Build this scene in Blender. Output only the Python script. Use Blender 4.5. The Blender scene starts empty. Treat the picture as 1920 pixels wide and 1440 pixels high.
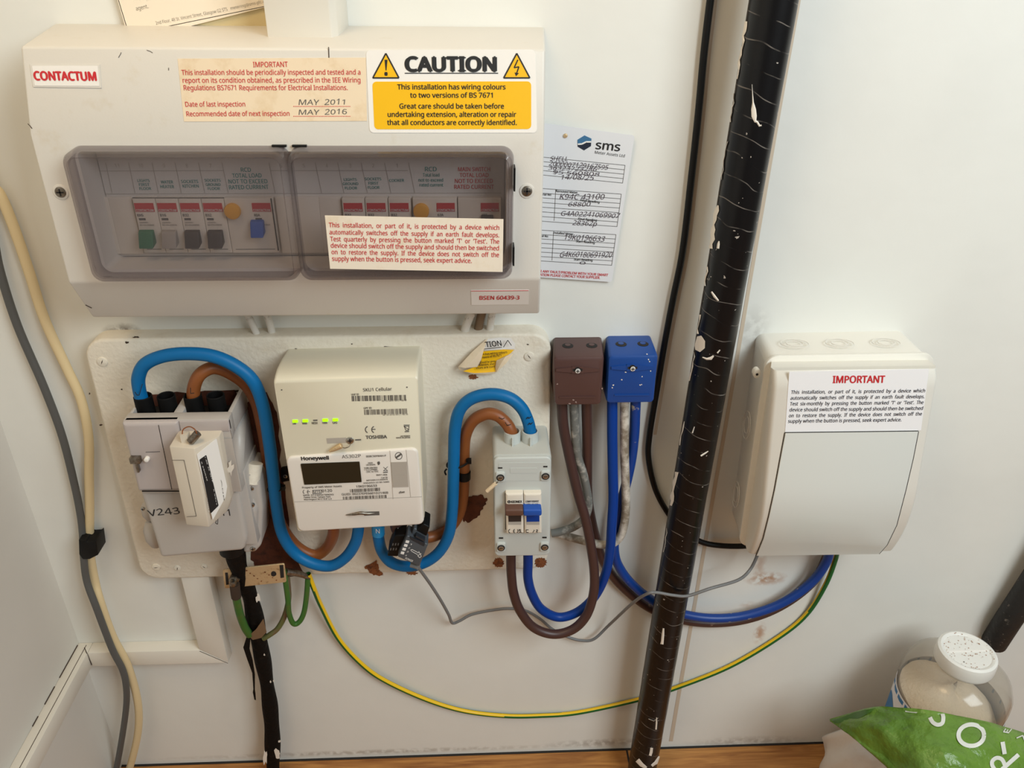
import bpy, bmesh, math, random
from mathutils import Vector, Matrix
random.seed(7)
SC = bpy.context.scene
COL = SC.collection
RAD = math.radians

# ---------------------------------------------------------------- camera
D, Z, F = 0.68, 0.933, 1500.0            # camera distance off the wall, height, focal length in pixels of a 1920 frame
PITCH, YAW, ROLL = RAD(29.1566), RAD(2.8991), RAD(-0.6868)
_f = Vector((math.sin(YAW)*math.cos(PITCH), math.cos(YAW)*math.cos(PITCH), -math.sin(PITCH)))
_r = Vector((math.cos(YAW), -math.sin(YAW), 0))
_d = _f.cross(_r)
RT = _r*math.cos(ROLL) + _d*math.sin(ROLL)
DN = -_r*math.sin(ROLL) + _d*math.cos(ROLL)
FW = _f
CAM = Vector((0, -D, Z))
cd = bpy.data.cameras.new('camera'); cam = bpy.data.objects.new('camera', cd); COL.objects.link(cam)
cd.sensor_width = 36; cd.lens = F/1920*36; cd.clip_start = 0.01; cd.clip_end = 50
m3 = Matrix((RT, -DN, -FW)).transposed()
cam.matrix_world = Matrix.Translation(CAM) @ m3.to_4x4()
SC.camera = cam

# ---------------------------------------------------------------- light and exposure
SC.view_settings.view_transform = 'Standard'; SC.view_settings.look = 'None'
SC.view_settings.gamma = 1; SC.view_settings.use_curve_mapping = False
SC.view_settings.exposure = -0.27
w = bpy.data.worlds.new('world'); SC.world = w; w.use_nodes = True
bg = w.node_tree.nodes['Background']; bg.inputs[0].default_value = (1.0, 0.895, 0.75, 1); bg.inputs[1].default_value = 0.21
def area(name, loc, target, size, power, col):
    l = bpy.data.lights.new(name, 'AREA'); l.shape = 'SQUARE'; l.size = size; l.energy = power; l.color = col
    o = bpy.data.objects.new(name, l); COL.objects.link(o); o.location = loc
    o.rotation_euler = (Vector(target)-Vector(loc)).to_track_quat('-Z', 'Y').to_euler()
area('window_daylight', (0.88, -1.12, 1.46), (0.15, 0, 0.5), 0.75, 25.0, (0.87, 0.965, 1.0))
area('ceiling_lamp', (-0.28, -0.5, 1.6), (-0.2, -0.05, 0.6), 0.35, 3.9, (1.0, 0.74, 0.43))

# ---------------------------------------------------------------- geometry helpers
def ray(px, py): return RT*((px-960)/F) + DN*((py-720)/F) + FW
def at(px, py, d):
    r = ray(px, py); return CAM + r*((D-d)/r.y)
def a2(px, py, d):
    p = at(px, py, d); return (p.x, p.z)
def onz(px, py, z):
    r = ray(px, py); return CAM + r*((z-Z)/r.z)
class Plane:
    def __init__(s, p0, n): s.p0 = Vector(p0); s.n = Vector(n).normalized()
    def hit(s, px, py, off=0.0):
        r = ray(px, py); p0 = s.p0 + s.n*off
        return CAM + r*((p0-CAM).dot(s.n)/r.dot(s.n))
def PD(d): return Plane((0, -d, 0), (0, -1, 0))

class MB:
    def __init__(s): s.v = []; s.f = []; s.m = []; s.k = 0
    def mat(s, k): s.k = k; return s
    def face(s, idx): s.f.append(tuple(idx)); s.m.append(s.k)
    def poly(s, pts):
        b = len(s.v); s.v += [Vector(p) for p in pts]; s.face(range(b, b+len(pts)))
    def rings(s, rs, closed=True, cap0=True, cap1=True):
        n = len(rs[0]); b = len(s.v)
        for r in rs: s.v += [Vector(p) for p in r]
        for i in range(len(rs)-1):
            for j in range(n if closed else n-1):
                k = (j+1) % n
                s.face((b+i*n+j, b+i*n+k, b+(i+1)*n+k, b+(i+1)*n+j))
        if cap0: s.face(range(b+n-1, b-1, -1))
        if cap1: s.face(range(b+(len(rs)-1)*n, b+len(rs)*n))
    def box(s, x0, x1, d0, d1, z0, z1):
        p = lambda x, d, z: Vector((x, -d, z))
        s.rings([[p(x0,d0,z0),p(x1,d0,z0),p(x1,d0,z1),p(x0,d0,z1)],[p(x0,d1,z0),p(x1,d1,z0),p(x1,d1,z1),p(x0,d1,z1)]])
    def prism(s, pts, vec):
        vec = Vector(vec); s.rings([[Vector(p)+vec for p in pts], [Vector(p) for p in pts]])
    def slab(s, c, d0, d1, r=0.0, b=0.0, steps=3, n=5, cap0=True):
        rs = [[Vector((x, -d0, z)) for x, z in rrect(c, r, n)]]
        if b <= 0: rs.append([Vector((x, -d1, z)) for x, z in rrect(c, r, n)])
        else:
            for k in range(steps+1):
                a = k/steps*math.pi/2
                ins = b*(1-math.cos(a)); dd = d1-b+b*math.sin(a)
                rs.append([Vector((x, -dd, z)) for x, z in rrect(inset(c, ins), max(r-ins, r*0.3), n)])
        s.rings(rs, cap0=cap0)
    def disc(s, x, z, d0, d1, r, n=20, b=0.0, r2=None):
        r2 = r if r2 is None else r2
        ring = lambda d, q: [Vector((x+q*math.cos(t), -d, z+q*math.sin(t))) for t in [2*math.pi*i/n for i in range(n)]]
        rs = [ring(d0, r2)]
        if b > 0: rs += [ring(d1-b, r), ring(d1-b*.3, r-b*.3), ring(d1, r-b)]
        else: rs.append(ring(d1, r))
        s.rings(rs)
    def lathe(s, c, prof, n=40, cap0=True, cap1=True, sx=1, sy=1, e=2.0):
        rs = []
        for r, z in prof:
            ring = []
            for i in range(n):
                t = 2*math.pi*i/n; ct, st = math.cos(t), math.sin(t)
                q = (abs(ct)**e+abs(st)**e)**(-1/e)
                ring.append(Vector((c[0]+r*q*ct*sx, c[1]+r*q*st*sy, c[2]+z)))
            rs.append(ring)
        s.rings(rs, cap0=cap0, cap1=cap1)
    def tube(s, pts, r, n=14, sub=7, stripe=None):
        P = catmull([Vector(p) for p in pts], sub)
        R = r if callable(r) else (lambda t: r)
        rs = []; up = None
        for i, p in enumerate(P):
            t = (P[min(i+1, len(P)-1)]-P[max(i-1, 0)]).normalized()
            if up is None:
                up = Vector((0, -1, 0)) if abs(t.y) < .9 else Vector((0, 0, 1))
            up = (up - t*up.dot(t)).normalized(); si = t.cross(up)
            q = R(i/(len(P)-1))
            rs.append([p + (up*math.cos(a)+si*math.sin(a))*q for a in [2*math.pi*j/n for j in range(n)]])
        if stripe is None: s.rings(rs)
        else:
            b = len(s.v)
            for g in rs: s.v += g
            for i in range(len(rs)-1):
                for j in range(n):
                    k = (j+1) % n; s.k = stripe(j, n, i/len(rs))
                    s.face((b+i*n+j, b+i*n+k, b+(i+1)*n+k, b+(i+1)*n+j))
            s.k = 0
        return P
def catmull(P, sub):
    out = []
    for i in range(len(P)-1):
        p0, p1, p2, p3 = P[max(i-1, 0)], P[i], P[i+1], P[min(i+2, len(P)-1)]
        for k in range(sub):
            t = k/sub
            out.append(0.5*((2*p1)+(p2-p0)*t+(2*p0-5*p1+4*p2-p3)*t*t+(3*p1-p0-3*p2+p3)*t**3))
    out.append(P[-1].copy()); return out
def rrect(c, r, n=5):
    if r <= 0: return list(c)
    out = []; m = len(c)
    for i in range(m):
        p = Vector(c[i]); a = Vector(c[i-1])-p; b = Vector(c[(i+1) % m])-p
        rr = min(r, a.length*.49, b.length*.49)
        A = p+a.normalized()*rr; B = p+b.normalized()*rr
        for k in range(n+1):
            t = k/n; w0, w1, w2 = (1-t)**2, 2*t*(1-t)*.707, t*t
            q = (A*w0+p*w1+B*w2)/(w0+w1+w2); out.append((q.x, q.y))
    return out
def inset(c, d):
    if d == 0: return list(c)
    m = len(c); ar = sum(c[i][0]*c[(i+1) % m][1]-c[(i+1) % m][0]*c[i][1] for i in range(m))
    sg = 1 if ar > 0 else -1; out = []
    for i in range(m):
        p = Vector(c[i]); e1 = (p-Vector(c[i-1])).normalized(); e2 = (Vector(c[(i+1) % m])-p).normalized()
        n1 = Vector((-e1.y, e1.x))*sg; n2 = Vector((-e2.y, e2.x))*sg
        k = 1+n1.dot(n2); q = p+(n1+n2)*(d/k); out.append((q.x, q.y))
    return out
def R4(x0, x1, z0, z1): return [(x0, z1), (x1, z1), (x1, z0), (x0, z0)]
def C4(d, *px): return [a2(x, y, d) for x, y in px]

def sheet(mb, rows, two=True):
    b = len(mb.v); nr, nc = len(rows), len(rows[0])
    for r_ in rows: mb.v += [Vector(p) for p in r_]
    for i in range(nr-1):
        for j in range(nc-1): mb.face((b+i*nc+j, b+i*nc+j+1, b+(i+1)*nc+j+1, b+(i+1)*nc+j))

# ---------------------------------------------------------------- objects
ORI = {}
def mesh_from(mb, name, mats, org, bev=0, seg=2, sharp=38):
    me = bpy.data.meshes.new(name)
    bm = bmesh.new()
    vs = [bm.verts.new(v-org) for v in mb.v]
    for f, k in zip(mb.f, mb.m):
        try: fc = bm.faces.new([vs[i] for i in f]); fc.material_index = k
        except ValueError: pass
    bmesh.ops.remove_doubles(bm, verts=bm.verts, dist=1e-6)
    bmesh.ops.recalc_face_normals(bm, faces=bm.faces)
    if bev > 0:
        es = [e for e in bm.edges if len(e.link_faces) == 2 and e.calc_face_angle(0) > RAD(25)]
        bmesh.ops.bevel(bm, geom=es, offset=bev, segments=seg, affect='EDGES', profile=.5, clamp_overlap=True)
    bm.to_mesh(me); bm.free()
    for x in (mats if isinstance(mats, (list, tuple)) else [mats]): me.materials.append(x)
    me.shade_smooth(); me.set_sharp_from_angle(angle=RAD(sharp))
    return me
def thing(name, label, cat, loc, group=None):
    o = bpy.data.objects.new(name, None); COL.objects.link(o); o.location = loc; o.empty_display_size = .02
    o['label'] = label; o['category'] = cat
    if group: o['group'] = group
    ORI[o] = Vector(loc); return o
def part(name, mb, mats, parent, label=None, **k):
    o = bpy.data.objects.new(name, mesh_from(mb, name, mats, ORI[parent], **k)); COL.objects.link(o)
    o.parent = parent; ORI[o] = ORI[parent]
    if label: o['label'] = label
    return o
def solo(name, mb, mats, label=None, cat=None, group=None, kind=None, **k):
    xs = [v.x for v in mb.v]; ys = [v.y for v in mb.v]; zs = [v.z for v in mb.v]
    org = Vector(((min(xs)+max(xs))/2, (min(ys)+max(ys))/2, min(zs)))
    o = bpy.data.objects.new(name, mesh_from(mb, name, mats, org, **k)); COL.objects.link(o); o.location = org
    ORI[o] = org
    if label: o['label'] = label
    if cat: o['category'] = cat
    if group: o['group'] = group
    if kind: o['kind'] = kind
    return o

# ---------------------------------------------------------------- text
_tc = {}; CAPH = None
try:
    import os
    FONT = bpy.data.fonts.load(os.path.join(bpy.utils.resource_path('LOCAL'), 'datafiles', 'fonts', 'NotoSansMath-Regular.woff2'))
except Exception:
    FONT = None                             # Blender's built-in face
def glyphs(s, bold):
    key = (s, bold)
    if key in _tc: return _tc[key]
    cu = bpy.data.curves.new('t', 'FONT'); cu.body = s; cu.resolution_u = 3; cu.fill_mode = 'FRONT'
    if FONT: cu.font = FONT
    ob = bpy.data.objects.new('t', cu); COL.objects.link(ob)
    dg = bpy.context.evaluated_depsgraph_get(); me = ob.evaluated_get(dg).to_mesh()
    vs = [(v.co.x, v.co.y, 0.0) for v in me.vertices]; fs = [tuple(p.vertices) for p in me.polygons]
    ob.evaluated_get(dg).to_mesh_clear()
    bpy.data.objects.remove(ob); bpy.data.curves.remove(cu)
    if bold > 0:                            # heavier weight: the strokes are widened by shifted outlines
        n = len(vs); k = max(0, bold-.004)*CAPH*1.3; base = list(vs); fb = list(fs)
        for q, (dx, dy) in enumerate(((k, 0), (-k, 0), (0, k*.7), (0, -k*.7))):
            vs = vs+[(x+dx, y+dy, (q+1)*2.5e-5) for x, y, _ in base]; fs = fs+[tuple(i+(q+1)*n for i in f) for f in fb]
    _tc[key] = (vs, fs); return _tc[key]
CAPH = max(v[1] for v in glyphs('H', 0)[0])
def txt(mb, s, x0, y0, x1, y1, h, pl, off=.0003, bold=0.0, shear=0.0, jit=0.0, sq=0.0):
    """text on a surface from (x0,y0) to (x1,y1) in photo pixels, capitals h pixels high"""
    vs, fs = glyphs(s, bold)
    if not vs: return
    A = pl.hit(x0, y0, off); B = pl.hit(x1, y1, off); u = B-A
    U = pl.hit((x0+x1)/2, (y0+y1)/2-h, off)-pl.hit((x0+x1)/2, (y0+y1)/2, off)
    v = pl.n.cross(u).normalized(); v = v*abs(U.dot(v))
    if v.dot(U) < 0: v = -v
    xm = min(p[0] for p in vs); xM = max(p[0] for p in vs); b = len(mb.v)
    rnd = random.Random(len(s)*7+int(x0))
    ph = rnd.random()*6
    for x, y, dz in vs:
        t = (x-xm)/(xM-xm); yy = y/CAPH
        if jit: yy = yy*(1+jit*math.sin(t*23+ph)) + jit*.5*math.sin(t*9+ph)
        mb.v.append(A + u*(t+ (shear*yy*v.length/u.length)) + v*yy + pl.n*dz)
    for f in fs: mb.face([b+i for i in f])
def plate(mb, pl, px, t0, t1, r=0, n=4):
    pts = [pl.hit(x, y, t1) for x, y in px]
    if r:
        pts3 = []; m = len(pts)
        for i in range(m):
            p = pts[i]; a = pts[i-1]-p; c = pts[(i+1) % m]-p; A = p+a.normalized()*r; B = p+c.normalized()*r
            for k in range(n+1):
                t = k/n; w0, w1, w2 = (1-t)**2, 2*t*(1-t)*.707, t*t; pts3.append((A*w0+p*w1+B*w2)/(w0+w1+w2))
        pts = pts3
    mb.prism(pts, -pl.n*(t1-t0))
def line(mb, pl, x0, y0, x1, y1, wpx, off=.0003, t=.0002):
    dx, dy = x1-x0, y1-y0; L = math.hypot(dx, dy); nx, ny = -dy/L*wpx/2, dx/L*wpx/2
    plate(mb, pl, [(x0+nx, y0+ny), (x1+nx, y1+ny), (x1-nx, y1-ny), (x0-nx, y0-ny)], off-t, off)
def pline(mb, pl, pts, wpx, off=.0003):
    for (a, b), (c, d) in zip(pts[:-1], pts[1:]): line(mb, pl, a, b, c, d, wpx, off)
def bars(mb, pl, x0, y0, x1, y1, h, seed, n=46):
    rn = random.Random(seed); ws = [rn.choice((1, 1, 2, 3)) for _ in range(n*2)]; tot = sum(ws); t = 0
    lean = .17*h*(960-x0)/960*1.3
    for i, q in enumerate(ws):
        if i % 2 == 0:
            a, c = t/tot, (t+q)/tot
            p = lambda k: (x0+(x1-x0)*k, y0+(y1-y0)*k)
            (ax, ay), (cx, cy) = p(a), p(c)
            plate(mb, pl, [(ax, ay), (cx, cy), (cx+lean, cy+h), (ax+lean, ay+h)], 0, .0002)
        t += q
def circ(mb, pl, cx, cy, r, w, off=.0003, a0=0, a1=360, n=20, asp=1.0):
    pts = [(cx+r*math.cos(RAD(a0+(a1-a0)*i/n)), cy+r*asp*math.sin(RAD(a0+(a1-a0)*i/n))) for i in range(n+1)]
    pline(mb, pl, pts, w, off)

# ---------------------------------------------------------------- materials
def lin(c): return tuple(((x/255/12.92) if x/255 <= .04045 else ((x/255+.055)/1.055)**2.4) for x in c)
def mat(name, rgb, rough=.5, metal=0.0, bump=None, var=None, spec=.5, coat=0):
    m = bpy.data.materials.new(name); m.use_nodes = True; nt = m.node_tree; N = nt.nodes; L = nt.links
    b = N['Principled BSDF']; b.inputs['Base Color'].default_value = (*lin(rgb), 1)
    b.inputs['Roughness'].default_value = rough; b.inputs['Metallic'].default_value = metal
    b.inputs['Specular IOR Level'].default_value = spec; b.inputs['Coat Weight'].default_value = coat
    if bump or var:
        tc = N.new('ShaderNodeTexCoord')
    if bump:
        no = N.new('ShaderNodeTexNoise'); no.inputs['Scale'].default_value = bump[0]; no.inputs['Detail'].default_value = 4
        bp = N.new('ShaderNodeBump'); bp.inputs['Strength'].default_value = bump[1]; bp.inputs['Distance'].default_value = bump[2] if len(bump) > 2 else .001
        L.new(tc.outputs['Object'], no.inputs['Vector']); L.new(no.outputs['Fac'], bp.inputs['Height']); L.new(bp.outputs['Normal'], b.inputs['Normal'])
    if var:                      # (scale, low, high, other colour)
        no = N.new('ShaderNodeTexNoise'); no.inputs['Scale'].default_value = var[0]; no.inputs['Detail'].default_value = 5; no.inputs['Roughness'].default_value = .65
        mr = N.new('ShaderNodeMapRange'); mr.inputs[1].default_value = var[1]; mr.inputs[2].default_value = var[2]
        mx = N.new('ShaderNodeMix'); mx.data_type = 'RGBA'; mx.inputs[6].default_value = (*lin(rgb), 1); mx.inputs[7].default_value = (*lin(var[3]), 1)
        L.new(tc.outputs['Object'], no.inputs['Vector']); L.new(no.outputs['Fac'], mr.inputs[0]); L.new(mr.outputs[0], mx.inputs[0]); L.new(mx.outputs[2], b.inputs['Base Color'])
    return m
def clear(name, tint, rough=.05, ior=1.45, gl=1.0, haze=0, hcol=(1, 1, 1)):
    m = bpy.data.materials.new(name); m.use_nodes = True; nt = m.node_tree; N = nt.nodes; L = nt.links
    N.remove(N['Principled BSDF'])
    t = N.new('ShaderNodeBsdfTransparent'); t.inputs[0].default_value = (*tint, 1)
    g = N.new('ShaderNodeBsdfGlossy'); g.inputs['Roughness'].default_value = rough; g.inputs[0].default_value = (gl, gl, gl, 1)
    lw = N.new('ShaderNodeLayerWeight'); lw.inputs[0].default_value = .5
    pw = N.new('ShaderNodeMath'); pw.operation = 'POWER'; pw.inputs[1].default_value = 4; L.new(lw.outputs['Facing'], pw.inputs[0])
    ml = N.new('ShaderNodeMath'); ml.operation = 'MULTIPLY_ADD'; ml.inputs[1].default_value = .6; ml.inputs[2].default_value = ((ior-1)/(ior+1))**2; L.new(pw.outputs[0], ml.inputs[0])
    x = N.new('ShaderNodeMixShader'); L.new(ml.outputs[0], x.inputs[0]); L.new(t.outputs[0], x.inputs[1]); L.new(g.outputs[0], x.inputs[2])
    if haze:
        df = N.new('ShaderNodeBsdfDiffuse'); df.inputs[0].default_value = (*lin(hcol), 1)
        hz = N.new('ShaderNodeMixShader'); hz.inputs[0].default_value = haze; L.new(x.outputs[0], hz.inputs[1]); L.new(df.outputs[0], hz.inputs[2]); x = hz
    L.new(x.outputs[0], N['Material Output'].inputs[0]); return m
def emit(name, rgb, s):
    m = mat(name, rgb, .4); b = m.node_tree.nodes['Principled BSDF']
    b.inputs['Emission Color'].default_value = (*lin(rgb), 1); b.inputs['Emission Strength'].default_value = s; return m

M = {}
M['old_paint'] = mat('old_paint_edge', (206, 188, 166), .6)
M['white_plastic'] = mat('white_plastic', (226, 222, 212), .38, bump=(500, .05))
M['cu_plastic'] = mat('consumer_unit_plastic', (219, 214, 205), .42, bump=(700, .06), var=(30, .62, .9, (205, 192, 168)))
M['cream_paint'] = mat('old_cream_paint', (230, 221, 204), .5, bump=(260, .5, .0014), var=(22, .55, .85, (214, 200, 176)))
M['trunk_white'] = mat('trunking_white', (228, 222, 210), .4, bump=(120, .06))
M['grey_body'] = mat('service_head_grey', (186, 179, 172), .42, bump=(400, .05))
M['grey_lilac'] = mat('service_head_cover', (184, 174, 171), .42, bump=(400, .04))
M['carrier'] = mat('fuse_carrier_cream', (214, 203, 186), .4)
M['meter_cream'] = mat('meter_cream', (222, 215, 194), .35)
M['meter_white'] = mat('meter_white', (232, 225, 216), .35)
M['iso_grey'] = mat('isolator_grey', (190, 191, 184), .4, bump=(500, .04))
M['iso_plate'] = mat('isolator_plate_grey', (196, 200, 196), .38)
M['module'] = mat('module_white', (228, 219, 204), .4)
M['black'] = mat('black_plastic', (8, 8, 8), .5, spec=.3)
M['black_rubber'] = mat('black_rubber', (8, 7, 7), .7, spec=.2)
M['dark'] = mat('dark_gap', (30, 26, 24), .7)
M['ink'] = mat('black_ink', (24, 24, 26), .6)
M['ink_soft'] = mat('grey_ink', (92, 88, 84), .6)
M['red'] = mat('red_print', (205, 40, 48), .55)
M['red_badge'] = mat('red_badge', (196, 36, 44), .5)
M['teal'] = mat('teal_print', (16, 136, 130), .6)
M['white_print'] = mat('white_print', (235, 232, 228), .5)
M['yellow'] = mat('warning_yellow', (244, 188, 14), .4)
M['sticker_white'] = mat('sticker_white', (240, 236, 230), .4)
M['sticker_aged'] = mat('sticker_aged', (236, 216, 186), .5, var=(40, .5, .8, (214, 184, 140)))
M['paper'] = mat('paper', (240, 226, 205), .7)
M['paper_old'] = mat('paper_old', (214, 196, 150), .7)
M['card'] = mat('laminated_card', (224, 225, 228), .3)
M['steel'] = mat('steel', (190, 190, 188), .3, 1.0)
M['dull_steel'] = mat('dull_steel', (150, 145, 136), .4, 1.0, var=(300, .4, .7, (110, 95, 80)))
M['brass'] = mat('tarnished_brass', (212, 184, 142), .45, .5, bump=(600, .3), var=(180, .56, .78, (150, 112, 74)))
M['blue_tail'] = mat('sky_blue_cable', (0, 104, 164), .45, spec=.3)
M['brown_tail'] = mat('brown_cable', (138, 78, 36), .45)
M['dk_brown'] = mat('dark_brown_plastic', (84, 58, 54), .45, bump=(500, .05))
M['dk_blue'] = mat('royal_blue_plastic', (18, 68, 142), .42, bump=(500, .05))
M['dk_brown_cable'] = mat('dark_brown_cable', (70, 46, 42), .42)
M['dk_blue_cable'] = mat('royal_blue_cable', (0, 56, 140), .42, spec=.3)
M['grey_painted'] = mat('grey_cable_with_paint', (112, 112, 107), .55, bump=(220, .4), var=(60, .48, .66, (190, 184, 174)))
M['brown_painted'] = mat('brownish_cable_with_paint', (136, 124, 108), .55, bump=(220, .4), var=(60, .42, .62, (212, 204, 192)))
M['grey_cable'] = mat('grey_cable', (116, 116, 116), .5)
M['flat_grey'] = mat('flat_grey_cable', (86, 86, 84), .5)
M['white_cable'] = mat('yellowed_white_cable', (222, 200, 156), .45, var=(60, .68, .8, (150, 110, 60)))
M['white_painted'] = mat('painted_white_cable', (218, 212, 202), .5, var=(90, .55, .68, (130, 114, 100)))
M['green'] = mat('green_insulation', (54, 102, 38), .45, var=(60, .5, .75, (90, 92, 46)))
M['earth_green'] = mat('earth_green', (16, 96, 40), .42)
M['earth_yellow'] = mat('earth_yellow', (236, 192, 20), .42)
M['olive'] = mat('dull_olive_insulation', (120, 96, 72), .5)
M['bare_board'] = mat('bare_brown_board', (92, 44, 24), .7, bump=(300, .4), var=(120, .45, .7, (60, 28, 16)))
M['rust_board'] = mat('chipped_brown_board', (136, 78, 40), .7, bump=(300, .4), var=(200, .45, .65, (76, 38, 18)))
M['grime'] = mat('grime', (62, 46, 34), .8)
M['tarry'] = mat('taped_black_cable', (17, 12, 8), .75, bump=(120, .9, .003), var=(90, .6, .75, (40, 30, 22)), spec=.15)
M['paint_drip'] = mat('white_paint_drip', (232, 224, 212), .4)
M['lid_smoke'] = clear('smoked_plastic', (.82, .80, .812), .08, 1.42, haze=.10, hcol=(112, 104, 104))
M['clear_plastic'] = clear('clear_plastic', (.93, .92, .90), .12, 1.3, haze=.09, hcol=(224, 216, 206))
M['clear_tape'] = clear('clear_tape', (.96, .96, .96), .1, 1.4)
M['powder'] = mat('beige_powder', (232, 214, 190), .9, bump=(300, .6, .003))
M['bottle_label'] = mat('bottle_label', (224, 222, 226), .4)
M['label_blue'] = mat('label_blue', (40, 120, 180), .4)
M['slate'] = mat('slate_plastic', (74, 80, 86), .42)
M['slate_dk'] = mat('dark_slate_plastic', (40, 44, 50), .45)
M['lcd'] = mat('lcd_glass', (40, 37, 27), .15)
M['led'] = emit('green_led', (150, 230, 10), 1.6)
M['window_grey'] = mat('sensor_window_grey', (176, 168, 158), .4)
M['rcd_white'] = mat('enclosure_white', (227, 223, 213), .32)
M['door_white'] = mat('door_white', (221, 223, 217), .28)
M['btn'] = mat('amber_button', (230, 165, 40), .4)
M['tog_green'] = mat('toggle_green', (22, 105, 70), .5)
M['tog_grey'] = mat('toggle_grey', (160, 152, 142), .5)
M['tog_black'] = mat('toggle_black', (48, 38, 36), .5)
M['tog_blue'] = mat('toggle_blue', (24, 80, 170), .5)
M['tog_brown'] = mat('toggle_brown', (98, 68, 56), .5)
M['white_bag'] = mat('white_plastic_bag', (222, 217, 212), .35, bump=(60, .4, .003))
M['lavender'] = mat('carrier_side', (196, 188, 186), .35)

# green bag
def bagmat():
    m = mat('green_bag_film', (108, 144, 54), .33, bump=(55, .8, .006), var=(16, .42, .66, (84, 120, 38)))
    return m
M['bag'] = bagmat()

# wall with brushed paint, scuffs and a few rusty drips
def wallmat(name, rgb, stains=()):
    m = mat(name, rgb, .55, bump=(45, .18, .002)); nt = m.node_tree; N = nt.nodes; L = nt.links; b = N['Principled BSDF']
    geo = N.new('ShaderNodeNewGeometry')
    no = N.new('ShaderNodeTexNoise'); no.inputs['Scale'].default_value = 9; no.inputs['Detail'].default_value = 3
    L.new(geo.outputs['Position'], no.inputs['Vector'])
    mr = N.new('ShaderNodeMapRange'); mr.inputs[1].default_value = .45; mr.inputs[2].default_value = .8; mr.inputs[4].default_value = .5
    L.new(no.outputs['Fac'], mr.inputs[0])
    mx = N.new('ShaderNodeMix'); mx.data_type = 'RGBA'; mx.inputs[6].default_value = (*lin(rgb), 1); mx.inputs[7].default_value = (*lin([c*.955 for c in rgb]), 1)
    L.new(mr.outputs[0], mx.inputs[0]); cur = mx.outputs[2]
    n2 = N.new('ShaderNodeTexNoise'); n2.inputs['Scale'].default_value = 120; n2.inputs['Detail'].default_value = 4
    L.new(geo.outputs['Position'], n2.inputs['Vector'])
    for (c, sx, sz, amt, colr) in stains:
        sub = N.new('ShaderNodeVectorMath'); sub.operation = 'SUBTRACT'; sub.inputs[1].default_value = c; L.new(geo.outputs['Position'], sub.inputs[0])
        mul = N.new('ShaderNodeVectorMath'); mul.operation = 'MULTIPLY'; mul.inputs[1].default_value = (1/sx, 0, 1/sz); L.new(sub.outputs[0], mul.inputs[0])
        ln = N.new('ShaderNodeVectorMath'); ln.operation = 'LENGTH'; L.new(mul.outputs[0], ln.inputs[0])
        r1 = N.new('ShaderNodeMapRange'); r1.inputs[1].default_value = 1; r1.inputs[2].default_value = .2; r1.inputs[3].default_value = 0; r1.inputs[4].default_value = 1
        L.new(ln.outputs['Value'], r1.inputs[0])
        r2 = N.new('ShaderNodeMapRange'); r2.inputs[1].default_value = .38; r2.inputs[2].default_value = .56; r2.inputs[4].default_value = amt; L.new(n2.outputs['Fac'], r2.inputs[0])
        mu = N.new('ShaderNodeMath'); mu.operation = 'MULTIPLY'; L.new(r1.outputs[0], mu.inputs[0]); L.new(r2.outputs[0], mu.inputs[1])
        mm = N.new('ShaderNodeMix'); mm.data_type = 'RGBA'; mm.inputs[7].default_value = (*lin(colr), 1); L.new(mu.outputs[0], mm.inputs[0]); L.new(cur, mm.inputs[6]); cur = mm.outputs[2]
    L.new(cur, b.inputs['Base Color']); return m
rust = (172, 112, 54)
def st(px, py, sx, sz, amt, c=rust): return (tuple(at(px, py, 0)), sx, sz, amt, c)
M['wall'] = wallmat('wall_paint', (230, 229, 222), [st(1436, 1085, .028, .012, .8), st(1425, 1060, .008, .03, .4), st(1424, 1187, .009, .02, .7), st(1402, 1135, .012, .008, .3),
    st(1410, 620, .02, .03, .25, (120, 110, 96)), st(230, 622, .02, .01, .9, (80, 64, 44)), st(1400, 1390, .09, .012, .4, (140, 126, 112)), st(1130, 1393, .08, .01, .5, (130, 116, 100)),
    st(700, 1410, .3, .006, .5, (150, 138, 120))])
M['wall_left'] = wallmat('wall_left_paint', (216, 211, 202))

def woodmat():
    m = mat('oak_floor', (176, 116, 58), .38); nt = m.node_tree; N = nt.nodes; L = nt.links; b = N['Principled BSDF']
    geo = N.new('ShaderNodeNewGeometry'); mp = N.new('ShaderNodeVectorMath'); mp.operation = 'MULTIPLY'; mp.inputs[1].default_value = (6, 70, 1)
    L.new(geo.outputs['Position'], mp.inputs[0])
    no = N.new('ShaderNodeTexNoise'); no.inputs['Scale'].default_value = 1.6; no.inputs['Detail'].default_value = 6; no.inputs['Distortion'].default_value = 1.2; L.new(mp.outputs[0], no.inputs['Vector'])
    cr = N.new('ShaderNodeValToRGB'); e = cr.color_ramp.elements
    e[0].position = .3; e[0].color = (*lin((132, 78, 34)), 1); e[1].position = .7; e[1].color = (*lin((196, 138, 74)), 1)
    L.new(no.outputs['Fac'], cr.inputs[0]); L.new(cr.outputs[0], b.inputs['Base Color']); return m
M['wood'] = woodmat()

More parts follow.
